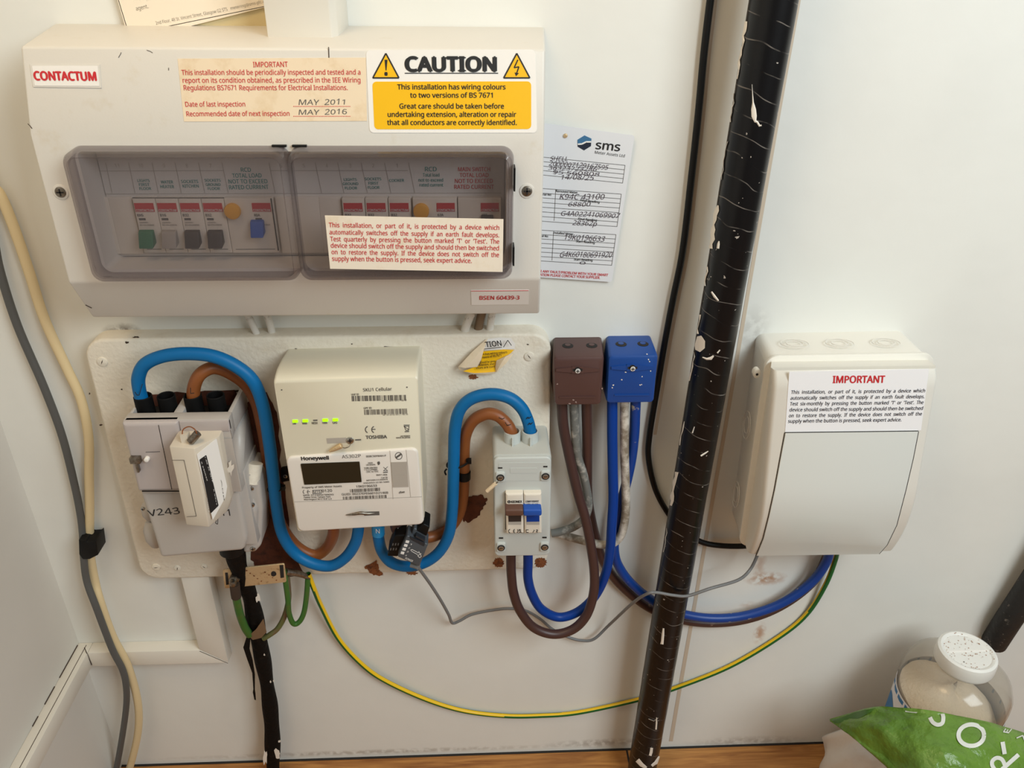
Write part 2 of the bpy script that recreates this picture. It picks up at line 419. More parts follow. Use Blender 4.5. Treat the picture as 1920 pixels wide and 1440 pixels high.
# black taped pipe: pale lap lines of the wound tape
def pipemat():
    m = mat('taped_pipe', (11, 11, 14), .3, spec=.35); nt = m.node_tree; N = nt.nodes; L = nt.links; b = N['Principled BSDF']
    tc = N.new('ShaderNodeTexCoord'); sp = N.new('ShaderNodeSeparateXYZ'); L.new(tc.outputs['Object'], sp.inputs[0])
    nz = N.new('ShaderNodeTexNoise'); nz.inputs['Scale'].default_value = 22; L.new(tc.outputs['Object'], nz.inputs['Vector'])
    def math_(op, a, bb):
        q = N.new('ShaderNodeMath'); q.operation = op
        for i, x in enumerate((a, bb)):
            if isinstance(x, (int, float)): q.inputs[i].default_value = x
            else: L.new(x, q.inputs[i])
        return q.outputs[0]
    t = math_('ADD', math_('MULTIPLY', sp.outputs[2], 58.0), math_('MULTIPLY', sp.outputs[0], 22.0))
    t = math_('ADD', t, math_('MULTIPLY', nz.outputs['Fac'], 1.0))
    fr = math_('FRACT', t, 0)
    ln = math_('LESS_THAN', fr, .045)
    n2 = N.new('ShaderNodeTexNoise'); n2.inputs['Scale'].default_value = 60; L.new(tc.outputs['Object'], n2.inputs['Vector'])
    on = N.new('ShaderNodeMapRange'); on.inputs[1].default_value = .44; on.inputs[2].default_value = .62; on.inputs[4].default_value = .3; L.new(n2.outputs['Fac'], on.inputs[0])
    fac = math_('MULTIPLY', ln, on.outputs[0])
    n3 = N.new('ShaderNodeTexNoise'); n3.inputs['Scale'].default_value = 210; L.new(tc.outputs['Object'], n3.inputs['Vector'])
    sk = math_('MULTIPLY', math_('GREATER_THAN', n3.outputs['Fac'], .735), .8)
    fac = math_('MAXIMUM', fac, sk)
    mx = N.new('ShaderNodeMix'); mx.data_type = 'RGBA'; mx.inputs[6].default_value = (*lin((11, 11, 14)), 1); mx.inputs[7].default_value = (*lin((190, 180, 170)), 1)
    L.new(fac, mx.inputs[0]); L.new(mx.outputs[2], b.inputs['Base Color'])
    bp = N.new('ShaderNodeBump'); bp.inputs['Strength'].default_value = .5; bp.inputs['Distance'].default_value = .001; L.new(fr, bp.inputs['Height']); L.new(bp.outputs[0], b.inputs['Normal'])
    return m
M['pipe'] = pipemat()

# ================================================================= THE SETTING
XL = -.461
mb = MB(); mb.box(XL-.05, 1.7, -.06, 0, -.05, 1.75); solo('wall_back', mb, M['wall'], kind='structure')
mb = MB(); mb.box(XL-.06, XL, 0, 1.6, -.05, 1.75); solo('wall_left', mb, M['wall_left'], kind='structure')
mb = MB(); mb.box(XL, 1.7, 0, 1.6, -.05, 0.0)
fl = solo('floor', mb, M['wood'], kind='structure')
jx = onz(1180, 1432, 0).x
mb = MB(); mb.box(jx-.0012, jx+.0012, .0, .12, 0, .0004); mb.box(XL, 1.7, 0, .003, 0, .0006)
o = solo('trim_1', mb, M['dark'], kind='structure')

# ---- white mini trunking along the left wall, the back wall and up to the board
zt, zb, td = .2196, .1975, .016
def trunk(name, pts, vec, label, capline=None):
    mb = MB(); mb.prism(pts, vec); o = solo(name, mb, M['trunk_white'], label, 'trunking', bev=.0012)
    return o
xv0 = at(379, 1192, 0).x; xv1 = at(426, 1232, td).x
V = lambda x, d, z: Vector((x, -d, z))
trunk('cable_trunking', [V(XL+td, 0, zt), V(xv0, 0, zt), V(xv1, 0, zb), V(XL+td, 0, zb)], (0, -td, 0), 'short white horizontal trunking on the back wall below the cutout, ending in a mitre')
trunk('cable_trunking', [V(xv0, 0, .36), V(xv1, 0, .36), V(xv1, 0, zb-.0006), V(xv0, 0, zt+.0006)], (0, -td, 0), 'short vertical white trunking rising behind the lower edge of the painted board')
mb = MB(); mb.box(XL, XL+td, 0, .6, zb, zt)
lw = solo('cable_trunking', mb, M['trunk_white'], 'long white trunking running along the left side wall towards the viewer', 'trunking', bev=.0012)
mb = MB(); mb.box(XL+td*.62, XL+td*.66, .004, .6, zt-.0002, zt+.0002); part('cover_seam', mb, M['grime'], lw)

PTK = PD(td)
hz_ = bpy.data.objects['cable_trunking']
mb = MB(); mb.poly([V(xv0+.001, td+.0004, zt-.0009), V(xv1-.0002, td+.0004, zb+.0001), V(xv1-.0010, td+.0004, zb-.0002), V(xv0+.0002, td+.0004, zt-.0013)]); part('mitre_gap', mb, M['grime'], hz_)
mb = MB(); line(mb, PTK, 158, 1214, 172, 1247, 1.5, .0004); part('mitre_gap', mb, M['grime'], hz_)
for a_, b_ in ((.004, .05), (.062, .085), (.10, .112), (.19, .30), (.34, .52)):
    mb = MB(); mb.box(XL, XL+.0009, a_, b_, zt-.0003, zt+.0006); part('caulk_gap', mb, M['grime'], lw)
def wall_strip(name, pts, wpx):
    mb = MB(); P = catmull([Vector((*p, 0)) for p in pts], 6); rows = []
    for p in P: rows.append([at(p.x-wpx/2, p.y, .0003), at(p.x+wpx/2, p.y, .0003)])
    sheet(mb, rows); solo(name, mb, M['old_paint'], kind='structure')
wall_strip('trim_2', [(1502, -40), (1498, 0), (1466, 180), (1428, 400), (1394, 600), (1362, 790), (1334, 950), (1305, 1120), (1275, 1290), (1258, 1390)], 7)
wall_strip('trim_3', [(1345, -40), (1342, 0), (1330, 100), (1320, 207), (1307, 327), (1290, 470), (1272, 560), (1256, 645), (1241, 735), (1228, 815)], 6)

# ---- trunking above the consumer unit
c = C4(.042, (497, 0), (630, 0), (628, 72), (502, 72)); zc = min(c[2][1], c[3][1])
x0, x1 = c[3][0], c[2][0]
t = thing('cable_trunking', 'wide white vertical trunking dropping onto the top of the consumer unit', 'trunking', (x0, 0, zc))
mb = MB(); pts = [V(x0, 0, zc+.004), V(x0, .042, zc), V(x1-.002, .042, zc), V(x1+.002, .036, zc+.001), V(x1+.005, 0, zc+.004)]
mb.prism(pts, (0, 0, .5)); part('trunking_body', mb, M['trunk_white'], t, bev=.001)

# ================================================================= CONSUMER UNIT
cu = thing('consumer_unit', 'large cream fuse box with smoked lids and warning stickers, top left of the wall', 'fuse box', (-.13, 0, .6555))
prof = [(0, .8725, -.317, .0565), (.075, .8645, -.309, .0515), (.086, .808, -.3135, .0515), (.086, .696, -.315, .0518), (.062, .6555, -.316, .0538), (0, .6555, -.316, .0565)]
mb = MB(); mb.rings([[V(p[2], p[0], p[1]) for p in prof], [V(p[3], p[0], p[1]) for p in prof]])
body = part('housing', mb, M['cu_plastic'], cu, bev=.002, seg=3)
# window opening cut through the front
cb = MB(); cb.slab(R4(-.2838, .0242, .7068, .7962), .056, .2, .004)
cut = part('cutter', cb, M['cu_plastic'], cu)
bo = body.modifiers.new('b', 'BOOLEAN'); bo.operation = 'DIFFERENCE'; bo.object = cut; bo.solver = 'EXACT'
dg = bpy.context.evaluated_depsgraph_get(); me2 = bpy.data.meshes.new_from_object(body.evaluated_get(dg))
body.modifiers.clear(); body.data = me2; bpy.data.objects.remove(cut)
me2.shade_smooth(); me2.set_sharp_from_angle(angle=RAD(30))

PT = Plane((0, -.075, .8645), (0, -.0565, .011)); PV = PD(.086); PB = Plane((0, -.086, .696), (0, -.0405, -.024))
# scuffs, hairline crack
for pl_, pts_, w_ in ((PT, [(616, 88), (617, 118)], 1.6), (PT, [(222, 108), (226, 101), (227, 98)], .8), (PT, [(275, 94), (281, 96), (286, 99)], .8), (PT, [(316, 127), (316, 132)], .9), (PT, [(52, 232), (56, 236), (60, 241)], 1.2), (PB, [(160, 572), (172, 578)], 1.0)):
    mb = MB(); pline(mb, pl_, pts_, w_); part('scuff_mark', mb, M['grime'], cu)
def sticker(pl, px, m, parent, label, t=.0003, r=0, name='sticker'):
    mb = MB(); plate(mb, pl, px, 0, t, r); return part(name, mb, m, parent, label)
# maker's badge
s = sticker(PT, [(56, 121), (187, 121), (190, 165), (62, 163)], M['cu_plastic'], cu, 'raised cream frame around the red maker name', .0006, name='badge')
s2 = MB(); plate(s2, PT, [(60, 123.5), (183, 123.5), (186, 161.5), (65, 160.5)], .0005, .0009); part('badge_face', s2, M['sticker_white'], s)
tb = MB(); txt(tb, 'CONTACTUM', 64, 150, 182, 151, 16, PT, .0011, .07); part('printed_text', tb, M['red'], s)
# periodic inspection notice
s = sticker(PT, [(333, 110), (686, 108), (688, 227), (345, 228)], M['sticker_aged'], cu, 'aged cream inspection notice with red print')
tb = MB()
for a in [('IMPORTANT', 475, 126, 540, 125.5, 10), ('This installation should be periodically inspected and tested and a', 341, 140.6, 676, 139.8, 9.5), ('report on its condition obtained, as prescribed in the IEE Wiring', 343, 155.2, 676, 154.6, 9.5),
          ('Regulations BS7671 Requirements for Electrical Installations.', 345, 169.2, 652, 168.8, 9.5), ('Date of last inspection', 348, 200, 460, 199.6, 9.2), ('Recommended date of next inspection', 350, 218, 543, 217.2, 9.2)]:
    txt(tb, *a, PT, .0005, .008)
for yy in (199.5, 218):
    for i in range(36): line(tb, PT, 550+i*3, yy, 551.6+i*3, yy, 1.3, .0005)
part('printed_text', tb, M['red'], s)
tb = MB(); txt(tb, 'MAY  2011', 560, 197, 646, 196, 10, PT, .0005, -.012, .2, .08); txt(tb, 'MAY  2016', 560, 215.5, 650, 214, 9.5, PT, .0005, -.012, .2, .08)
part('handwriting', tb, M['ink_soft'], s)
# caution label
s = sticker(PT, [(686, 94), (1004, 93), (1007, 249), (693, 249)], M['sticker_white'], cu, 'white and yellow caution label', .0004, .003)
yb = MB(); plate(yb, PT, [(698, 153), (996, 152.5), (996, 242), (702, 242.5)], .0003, .0006, .0028)
for ax in (723.5, 969): plate(yb, PT, [(ax, 101), (ax+24.5, 146), (ax-24.5, 146)], .0003, .0006, .001)
part('yellow_panel', yb, M['yellow'], s)
tb = MB()
for ax in (723.5, 969): 
    q = [(ax, 100), (ax+24.5, 146), (ax-24.5, 146), (ax, 100)]; pline(tb, PT, q, 2.6, .0008)
plate(tb, PT, [(721, 112), (726.5, 112), (724.6, 132), (723, 132)], .0006, .0008); plate(tb, PT, [(721.5, 135), (726, 135), (727, 138.5), (726, 142), (721.5, 142), (720.5, 138.5)], .0006, .0008)
pline(tb, PT, [(971, 112), (964, 127), (973, 125), (968.5, 138)], 2.2, .0008); plate(tb, PT, [(965, 136), (973, 137), (967.5, 143)], .0006, .0008)
txt(tb, 'CAUTION', 759, 133.5, 932, 133.5, 26.5, PT, .0007, .075); line(tb, PT, 759, 137.2, 934, 137.2, 1.6, .0007)
for a in [('This installation has wiring colours', 745, 167.5, 948, 167.5, 9.3), ('to two versions of BS 7671', 769, 183, 924, 183, 9.3), ('Great care should be taken before', 749, 203.5, 945, 203.5, 9.3),
          ('undertaking extension, alteration or repair', 727, 219, 968, 219, 9.3), ('that all conductors are correctly identified.', 726, 234.2, 969, 234.2, 9.3)]:
    txt(tb, *a, PT, .0008, .028)
part('printed_text', tb, M['ink'], s)
# standard number
s = sticker(PB, [(883, 545), (992, 544), (991, 571), (884, 572)], M['sticker_white'], cu, 'small cream standards label with red print')
tb = MB(); txt(tb, 'BSEN 60439-3', 899, 562, 974, 561.5, 7, PB, .0005, .03); pline(tb, PB, [(883.5, 546), (991, 545)], .8, .0005); part('printed_text', tb, M['red'], s)
# cover screws
def screw(parent, x, z, d, r, m=None, name='screw', slot='x', washer=None):
    mb = MB()
    if washer: mb.mat(2); mb.disc(x, z, d-.001, d+.0006, r*1.35, 20, .0004)
    mb.mat(0); mb.disc(x, z, d-.001, d+r*.35, r, 18, r*.3)
    mb.mat(1); q = d+r*.35; e = r*.62
    mb.box(x-e, x+e, q-.0002, q+.0002, z-r*.13, z+r*.13)
    if slot == 'x': mb.box(x-r*.13, x+r*.13, q-.0002, q+.0002, z-e, z+e)
    return part(name, mb, [m or M['steel'], M['dark'], washer or M['steel']], parent)
for px, py in ((114, 360), (988, 358)):
    x, z = a2(px, py, .086); screw(cu, x, z, .086, .0042, M['dull_steel'], washer=M['cu_plastic'])

# inner panel: label strip, numbered cells, breakers
PI = PD(.058)
mb = MB(); mb.slab(R4(-.2832, .0236, .7074, .7956), .055, .058, .002, 0); panel = part('inner_panel', mb, M['cu_plastic'], cu)
tb = MB()
xs = [201, 244, 288, 331, 375, 419, 507, 548, 594, 636, 680, 724, 769]
for x in xs: line(tb, PI, x-3, 305, x+9, 362, .9, .0003)
line(tb, PI, 158, 321, 419, 320, .8); line(tb, PI, 507, 320, 765, 320, .8); line(tb, PI, 158, 364, 940, 362, .8)
for n_, px in (('12', 178), ('11', 220), ('10', 265), ('9', 308), ('8', 351), ('7', 395), ('6', 527), ('5', 570), ('4', 613), ('3', 657), ('2', 700), ('1', 744)):
    k = 8 if len(n_) > 1 else 4; txt(tb, n_, px-k/2, 314, px+k/2, 314, 7, PI)
part('printed_lines', tb, M['window_grey'], panel)
tb = MB()
for a in [('LIGHTS', 258, 341, 281, 341, 5), ('FIRST', 261, 348.5, 281, 348.5, 5), ('FLOOR', 262, 356, 284, 356, 5), ('WATER', 302, 344, 325, 344, 5.5), ('HEATER', 301, 352.5, 327, 352.5, 5.5), ('SOCKETS', 340, 343, 372, 343, 5.5), ('KITCHEN', 343, 351.5, 373, 351.5, 5.5),
          ('SOCKETS', 384, 340.5, 414, 340.5, 5), ('GROUND', 386, 348.5, 414, 348.5, 5), ('FLOOR', 390, 356, 413, 356, 5), ('RCD', 452, 322, 471, 322, 7.5), ('TOTAL LOAD', 436, 333, 491, 332.5, 7.5), ('NOT TO EXCEED', 429, 344, 502, 343.5, 7.5), ('RATED CURRENT', 430, 355, 504, 354, 7.5),
          ('LIGHTS', 645, 339, 669, 339, 5), ('GROUND', 643, 347, 672, 347, 5), ('FLOOR', 647, 355, 670, 355, 5), ('SOCKETS', 684, 338, 715, 338, 5), ('FIRST', 691, 346, 710, 346, 5), ('FLOOR', 690, 354, 712, 354, 5), ('COOKER', 730, 341, 758, 340.5, 5),
          ('RCD', 797, 321, 819, 321, 8), ('Total load', 793, 331, 824, 331, 6), ('not to exceed', 785, 340.5, 831, 340.5, 6), ('rated current', 787, 349.5, 831, 349.5, 6)]:
    txt(tb, *a, PI, .0003, .02)
part('circuit_names', tb, M['teal'], panel)
tb = MB()
for a in [('MAIN SWITCH', 859, 321, 919, 321, 7.5), ('TOTAL LOAD', 862, 332, 916, 332, 7.5), ('NOT TO EXCEED', 853, 343, 924, 343, 7.5), ('RATED CURRENT', 852, 354, 926, 354, 7.5)]: txt(tb, *a, PI, .0003, .02)
part('circuit_names', tb, M['red'], panel)
FD = .0645; PF = PD(FD)
def module(pxl, pxr, kind, tog=None, badge=True, pt=372, pb=474, button=False, code='B32', name='circuit_breaker', label=None):
    xa, xb = at(pxl, pt, FD).x, at(pxr, pt, FD).x; zt_, zb_ = at(pxl, pt, FD).z, at((pxl+pxr)/2+25, pb, FD).z
    mb = MB(); mb.slab(R4(xa+.0002, xb-.0002, zb_, zt_), .052, FD, .0006, .0005, 2); p = part(name, mb, M['module'], cu, label)
    W = xb-xa; H = zt_-zb_
    if badge:
        bw = .0145 if W < .02 else .0142; bx = xb-.0019-bw
        mb = MB(); mb.slab(R4(bx, bx+bw, zt_-.0105, zt_-.0036), FD-.0002, FD+.0003); part('badge', mb, M['red_badge'], p)
        tb = MB(); mb_txt(tb, 'CONTACTUM', bx+.0006, bx+bw-.0006, zt_-.0101, .0018, FD+.0005, .02); part('badge_text', tb, M['white_print'], p)
        tb = MB(); mb_txt(tb, code, bx+.0006, bx+.0052, zt_-.0141, .002, FD+.0002, .03)
        tb.box(bx+.0012, bx+.0062, FD-.0001, FD+.0002, zt_-.0172, zt_-.0155)
        mb_txt(tb, '230/400V~', bx+.001, bx+.008, zt_-.0196, .0012, FD+.0002); mb_txt(tb, 'BS EN 60898', bx+.001, bx+.0118, zt_-.0216, .0012, FD+.0002)
        tb.box(xa+.003, xb-.003, FD-.0001, FD+.0002, zb_+.0028, zb_+.0032); part('printed_text', tb, M['ink_soft'], p)
    if tog:
        m, (tx0, ty0, tx1, ty1) = tog
        c = C4(FD, (tx0, ty0), (tx1, ty0), (tx1+6, ty1), (tx0+8, ty1)); x0_, x1_ = c[0][0], c[1][0]; z1_, z0_ = c[0][1], c[2][1]
        mb = MB(); mb.rings([[V(x0_, FD, z1_), V(x1_, FD, z1_), V(x1_, FD, z0_), V(x0_, FD, z0_)], [V(x0_+.0002, FD+.004, z1_-.001), V(x1_-.0002, FD+.004, z1_-.001), V(x1_-.0002, FD+.009, z0_-.002), V(x0_+.0002, FD+.009, z0_-.002)]])
        part('toggle', mb, M[m], p, bev=.0007)
    if button:
        x, z = a2(*button, FD); mb = MB(); mb.disc(x, z, FD, FD+.004, .0062, 24, .0012); part('test_button', mb, M['btn'], p, 'amber test button')
    return p
def mb_txt(mb, s, x0, x1, z, h, d, bold=0.0):
    vs, fs = glyphs(s, bold); xm = min(p[0] for p in vs); xM = max(p[0] for p in vs); b = len(mb.v)
    for x, y, dz in vs: mb.v.append(V(x0+(x1-x0)*(x-xm)/(xM-xm), d+dz, z+y/CAPH*h))
    for f in fs: mb.face([b+i for i in f])
for i, (m, code) in enumerate((('tog_green', 'B6'), ('tog_grey', 'B16'), ('tog_black', 'B32'), ('tog_black', 'B32'))):
    l = 247+43*i; module(l, l+43, 'mcb', (m, (l+14, 430, l+42, 455)), code=code)
module(419, 510, 'rcd', ('tog_blue', (470, 411, 495, 435)), code='80A', button=(437, 395), name='residual_current_device', label='double-width safety switch with amber button and blue toggle')
for i in range(3):
    l = 640+43.5*i; module(l, l+43, 'mcb', ('tog_black', (l+12, 430, l+38, 455)), code='B32')
module(773, 857, 'rcd', ('tog_blue', (822, 411, 848, 435)), code='63A', button=(790, 395), name='residual_current_device', label='double-width safety switch with amber button half hidden by the red print label')
module(858, 940, 'main', ('tog_black', (902, 402, 925, 455)), code='100A', name='main_switch')
# blank filler strips
mb = MB()
for a, b_ in ((158, 246), (515, 638)):
    x0_, x1_ = at(a, 372, .061).x, at(b_, 372, .061).x; zt_, zb_ = at(300, 370, .061).z, at(300, 476, .061).z
    n_ = max(2, round((x1_-x0_)/.0175)); w_ = (x1_-x0_)/n_
    mb = MB()
    for k in range(n_): mb.slab(R4(x0_+k*w_+(0 if k else .0002), x0_+(k+1)*w_, zb_, zt_), .055, .061, .0005, .0004, 2)
    part('blanking_strip', mb, M['module'], cu)
mb = MB(); line(mb, PI, 248, 371, 420, 371, 1.2, .007); part('slot_gap', mb, M['dark'], cu)
mb = MB(); line(mb, PI, 508, 372, 522, 470, 2.2, .007); part('slot_gap', mb, M['dark'], cu)

# smoked hinged lids
def lid(x0, x1, label):
    zlo, zhi, da, db, th = .7032, .7995, .0865, .105, .0014
    c = R4(x0, x1, zlo, zhi); rs = []
    def ring(ins, d, r): return [V(x, d, z) for x, z in rrect(inset(c, ins), r, 6)]
    rs.append(ring(-.001, da, .009)); rs.append(ring(0, db-.003, .008)); rs.append(ring(.0008, db-.0009, .008)); rs.append(ring(.003, db, .007))
    rs.append(ring(.004, db-th, .006)); rs.append(ring(th+.0012, db-th-.0025, .007)); rs.append(ring(th, da, .008))
    mb = MB(); mb.rings(rs, cap0=False, cap1=False); n = len(rs[0])
    for k in (3, 4): mb.face(range(k*n, (k+1)*n))
    for j in range(n):
        k = (j+1) % n; mb.face((j, k, 6*n+k, 6*n+j))
    # faces between ring 3 and 4 close the sheet edge only: drop them so the pane is one clear sheet
    return part('smoked_lid', mb, M['lid_smoke'], cu, label)
xs_ = at(533, 291, .105).x
lidL = lid(-.2872, xs_-.0004, 'left smoked see-through lid'); lidR = lid(xs_+.0004, .0285, 'right smoked see-through lid')
mb = MB()
for px in ((510, 537), (548, 575)):
    x0_, x1_ = at(px[0], 272, .087).x, at(px[1], 272, .087).x; mb.box(x0_, x1_, .086, .0885, .7998, .8012)
part('hinge_tab', mb, M['black'], cu)
mb = MB(); mb.box(.0290, .0302, .0862, .098, .770, .787); mb.box(.0290, .0302, .0862, .098, .712, .727); part('lid_catch', mb, M['black'], cu)
PL = PD(.105)
s = sticker(PL, [(609, 404), (944, 411), (942.5, 510), (619, 504)], M['sticker_white'], cu, 'white notice with red print across the right lid', .0004)
s.data.materials[0] = mat('lid_notice', (238, 226, 208), .5, var=(35, .55, .8, (222, 200, 166)))
tb = MB()
for a in [('This  installation,  or  part  of  it,  is  protected  by  a  device  which', 617, 426, 936, 431), ('automatically  switches  off  the  supply  if  an  earth  fault  develops.', 618, 439.3, 936, 445), ("Test  quarterly  by  pressing  the  button  marked  'T'  or  'Test'.  The", 619.5, 452.2, 936, 457),
          ('device should switch off the supply and should then be switched', 620.5, 464.3, 935.5, 469.5), ('on  to  restore  the  supply.  If  the  device  does  not  switch  off  the', 622, 476.5, 935.5, 482), ('supply when the button is pressed, seek expert advice.', 623, 489, 884.5, 493)]:
    txt(tb, *a, 8.6, PL, .0006, .012)
part('printed_text', tb, M['red'], s)

# ---- papers tucked behind the consumer unit
PP = PD(.006)
mb = MB(); plate(mb, PD(.004), [(330, -60), (520, -60), (520, 60), (330, 60)], 0, .0003); solo('paper_sheet', mb, M['paper_old'], 'yellowed paper sheet peeking out behind the printed letter by the trunking', 'paper')
t = thing('printed_letter', 'tilted white letter with address line tucked behind the consumer unit', 'paper', at(360, 45, .006))
mb = MB(); plate(mb, PP, [(200, -70), (560, -150), (590, -10), (345, 52), (237, 58)], 0, .0003); part('sheet', mb, M['paper'], t)
tb = MB(); line(tb, PP, 222, 0, 241, 62, 1.3); line(tb, PP, 292, 54, 560, -1, 1.3)
txt(tb, 'requirement', 252, 7, 297, -3, 8, PP); txt(tb, 'agent.', 256, 20, 279, 15, 8, PP)
txt(tb, '2nd Floor, 48 St. Vincent Street, Glasgow G2 5TS', 293, 46.5, 427, 20, 6.5, PP); txt(tb, 'metering@sms-plc.com', 433, 18.5, 506, 3, 6, PP)
part('printed_text', tb, M['ink'], t)

# ---- meter exchange card beside the consumer unit
PC = PD(.003)
t = thing('record_card', 'white laminated meter record card with blue hexagon logo, half behind the consumer unit', 'card', at(1090, 525, .003))
mb = MB(); plate(mb, PC, [(985, 226), (1190, 254), (1147, 529), (950, 516)], 0, .0005, .002); part('card_sheet', mb, M['card'], t)
tb = MB(); hx = [(1096, 254), (1109, 260), (1108, 274), (1095, 282), (1083, 275), (1083, 262)]
plate(tb, PC, hx, .0005, .0007); part('logo', tb, mat('logo_navy', (24, 34, 54), .5), t)
tb = MB(); plate(tb, PC, [(1083, 262), (1096, 254), (1109, 260), (1108.5, 265), (1099, 265), (1090, 269), (1083, 269)], .0006, .0009); part('logo', tb, mat('logo_blue', (58, 110, 150), .5), t)
tb = MB(); pline(tb, PC, [(1083.5, 270.5), (1091, 270), (1099, 266), (1108.5, 266)], 2.8, .0011); part('logo', tb, M['white_print'], t)
tb = MB(); txt(tb, 'sms', 1116, 279, 1162, 283.5, 16, PC, .0007, .03)
for a in [('Meter Assets Ltd', 1115, 288, 1171, 295, 5.5)]: txt(tb, *a, PC, .0007)
for a in [('Removed Meter', 1042, 360, 1083, 363, 4), ('Serial No:', 1012, 366, 1034, 367, 4), ('Final Reading', 1088, 377, 1124, 381, 4), ('Final Reading', 1084, 412, 1119, 415, 4), ('Installed Meter', 1037, 438, 1075, 441, 4), ('Serial No:', 1008, 443.5, 1028, 445, 4), ('Start Reading', 1080, 454, 1115, 457, 4), ('Start Reading', 1076, 488, 1111, 490, 4)]:
    txt(tb, *a, PC, .0007, .03)
part('printed_text', tb, M['ink'], t)
tb = MB()
for (xa, ya, xb, yb, n_, st_) in ((1012, 294, 1172, 310, 5, 8.3), (1010, 353, 1165, 364, 8, 8.7), (1006, 431, 1155, 440, 8, 8.2)):
    for k in range(n_): line(tb, PC, xa-k*.9, ya+k*st_, xb-k*1.1, yb+k*st_, .8, .0007)
    line(tb, PC, xb, yb, xb-(n_-1)*1.15, yb+(n_-1)*st_, .8, .0007); line(tb, PC, xa+32, ya+3, xa+29, ya+(n_-1)*st_, .8, .0007)
part('ruled_lines', tb, M['ink_soft'], t)
tb = MB()
for a in [('SHELL', 1031, 301, 1064, 302, 8), ('2000007129167595', 1029, 310.5, 1139, 318, 9), ('36323723286', 1028, 318, 1118, 321, 7), ('95 560808', 1036, 326, 1123, 330, 7), ('14/08/25', 1051, 336, 1112, 338, 9), ('K94C 43100', 1049, 374, 1132, 374, 10), ('68800', 1065, 387, 1106, 387, 8), ('G4A02241069907', 1051, 404, 1160, 409, 9), ('28362p', 1073, 422, 1118, 424, 9), ('19K0196633', 1057, 449, 1132, 453, 10), ('G4K60180691920', 1049, 482, 1146, 483, 10), ('0', 1086, 495, 1097, 496, 5)]:
    txt(tb, *a, PC, .0008, -.012, .25, .06)
part('handwriting', tb, mat('pen_ink', (70, 56, 66), .6), t)
tb = MB(); txt(tb, 'REPORTER ANY FAULT/PROBLEM WITH YOUR SMART', 985, 509, 1140, 518, 4.6, PC, .0007, .03); txt(tb, 'METER INSTALLATION PLEASE CONTACT YOUR SUPPLIER.', 970, 515, 1125, 523, 4.6, PC, .0007, .03); part('warning_text', tb, M['red'], t)
mb = MB(); x, z = a2(1060, 254, .003); mb.disc(x, z, .003, .0048, .0018, 14, .0006); part('pin', mb, M['brass'], t)

# ================================================================= METER BOARD
BD = .020; PBD = PD(BD)
bx0, bx1, bz0, bz1 = -.3590, .0722, .3405, .6165
t = thing('meter_board', 'large cream painted backboard with rounded corners behind the meter and service head', 'board', (-.145, 0, bz0))
mb = MB(); mb.slab(C4(BD, (152, 637), (1034, 625), (1027, 1067), (266, 1087)), 0, BD, .019, .003, 3, 7); part('board', mb, M['cream_paint'], t)
def blob(mb, cx, cy, rx, ry, seed, pl, off=.0004, n=26, rough=.3):
    rn = random.Random(seed); pts = []
    for i in range(n):
        a = 2*math.pi*i/n; q = 1+rn.uniform(-rough, rough); pts.append((cx+rx*q*math.cos(a), cy+ry*q*math.sin(a)))
    b = len(mb.v)
    c = pl.hit(cx, cy, off); mb.v.append(c)
    for p in pts: mb.v.append(pl.hit(p[0], p[1], off))
    for i in range(n): mb.face((b, b+1+i, b+1+(i+1) % n))
def jag(mb, pts, seed, pl, off=.0004, amp=3, sub=6):
    rn = random.Random(seed); out = []; m = len(pts)
    for i in range(m):
        a, b = pts[i], pts[(i+1) % m]
        for k in range(sub):
            u = k/sub; j = 0 if k == 0 else amp; out.append((a[0]+(b[0]-a[0])*u+rn.uniform(-j, j), a[1]+(b[1]-a[1])*u+rn.uniform(-j, j)))
    mb.poly([pl.hit(x, y, off) for x, y in out])
mb = MB()
jag(mb, [(276, 740), (440, 731), (452, 760), (480, 740), (500, 735), (520, 780), (530, 900), (545, 1010), (572, 1078), (500, 1085), (470, 1050), (470, 850), (300, 830)], 3, PBD)
part('bare_patch', mb, M['bare_board'], t, 'bare dark brown wood where the paint is missing round the service head')
mb = MB(); jag(mb, [(872, 930), (905, 928), (914, 938), (906, 950), (900, 966), (880, 980), (868, 976)], 5, PBD, amp=2); part('bare_patch', mb, M['bare_board'], t, 'bare brown patch between meter and switch')
mb = MB(); jag(mb, [(683, 1063), (706, 1050), (710, 1068), (720, 1078), (700, 1079)], 6, PBD, amp=2); part('bare_patch', mb, M['rust_board'], t, 'small chipped spot showing brown wood')
for k, (cx, cy, rx, ry, q) in enumerate(((772, 1074, 10, 4, .3), (935, 1055, 10, 9, .16), (1014, 1055, 11, 9, .16), (887, 707, 8, 5, .3))):
    mb = MB(); blob(mb, cx, cy, rx, ry, 20+k, PBD, .0004, 40, q); part('bare_patch', mb, M['rust_board'], t, 'small chipped spot showing brown wood')
mb = MB()
for k, (cx, cy, rx, ry) in enumerate(((728, 651, 12, 2), (555, 655, 3, 1.5), (690, 653, 5, 1.5), (238, 642, 3, 2), (189, 797, 3, 1.5), (168, 738, 1.5, 1.5), (444, 733, 4, 2), (660, 645, 1.5, 1), (760, 1070, 2, 1.5), (255, 632, 6, 1.5), (990, 646, 2, 1), (228, 730, 1.6, 1.4), (455, 770, 1.5, 2))): blob(mb, cx, cy, rx, ry, 50+k, PBD, .0004, 12, .4)
part('grime_spots', mb, M['grime'], t)
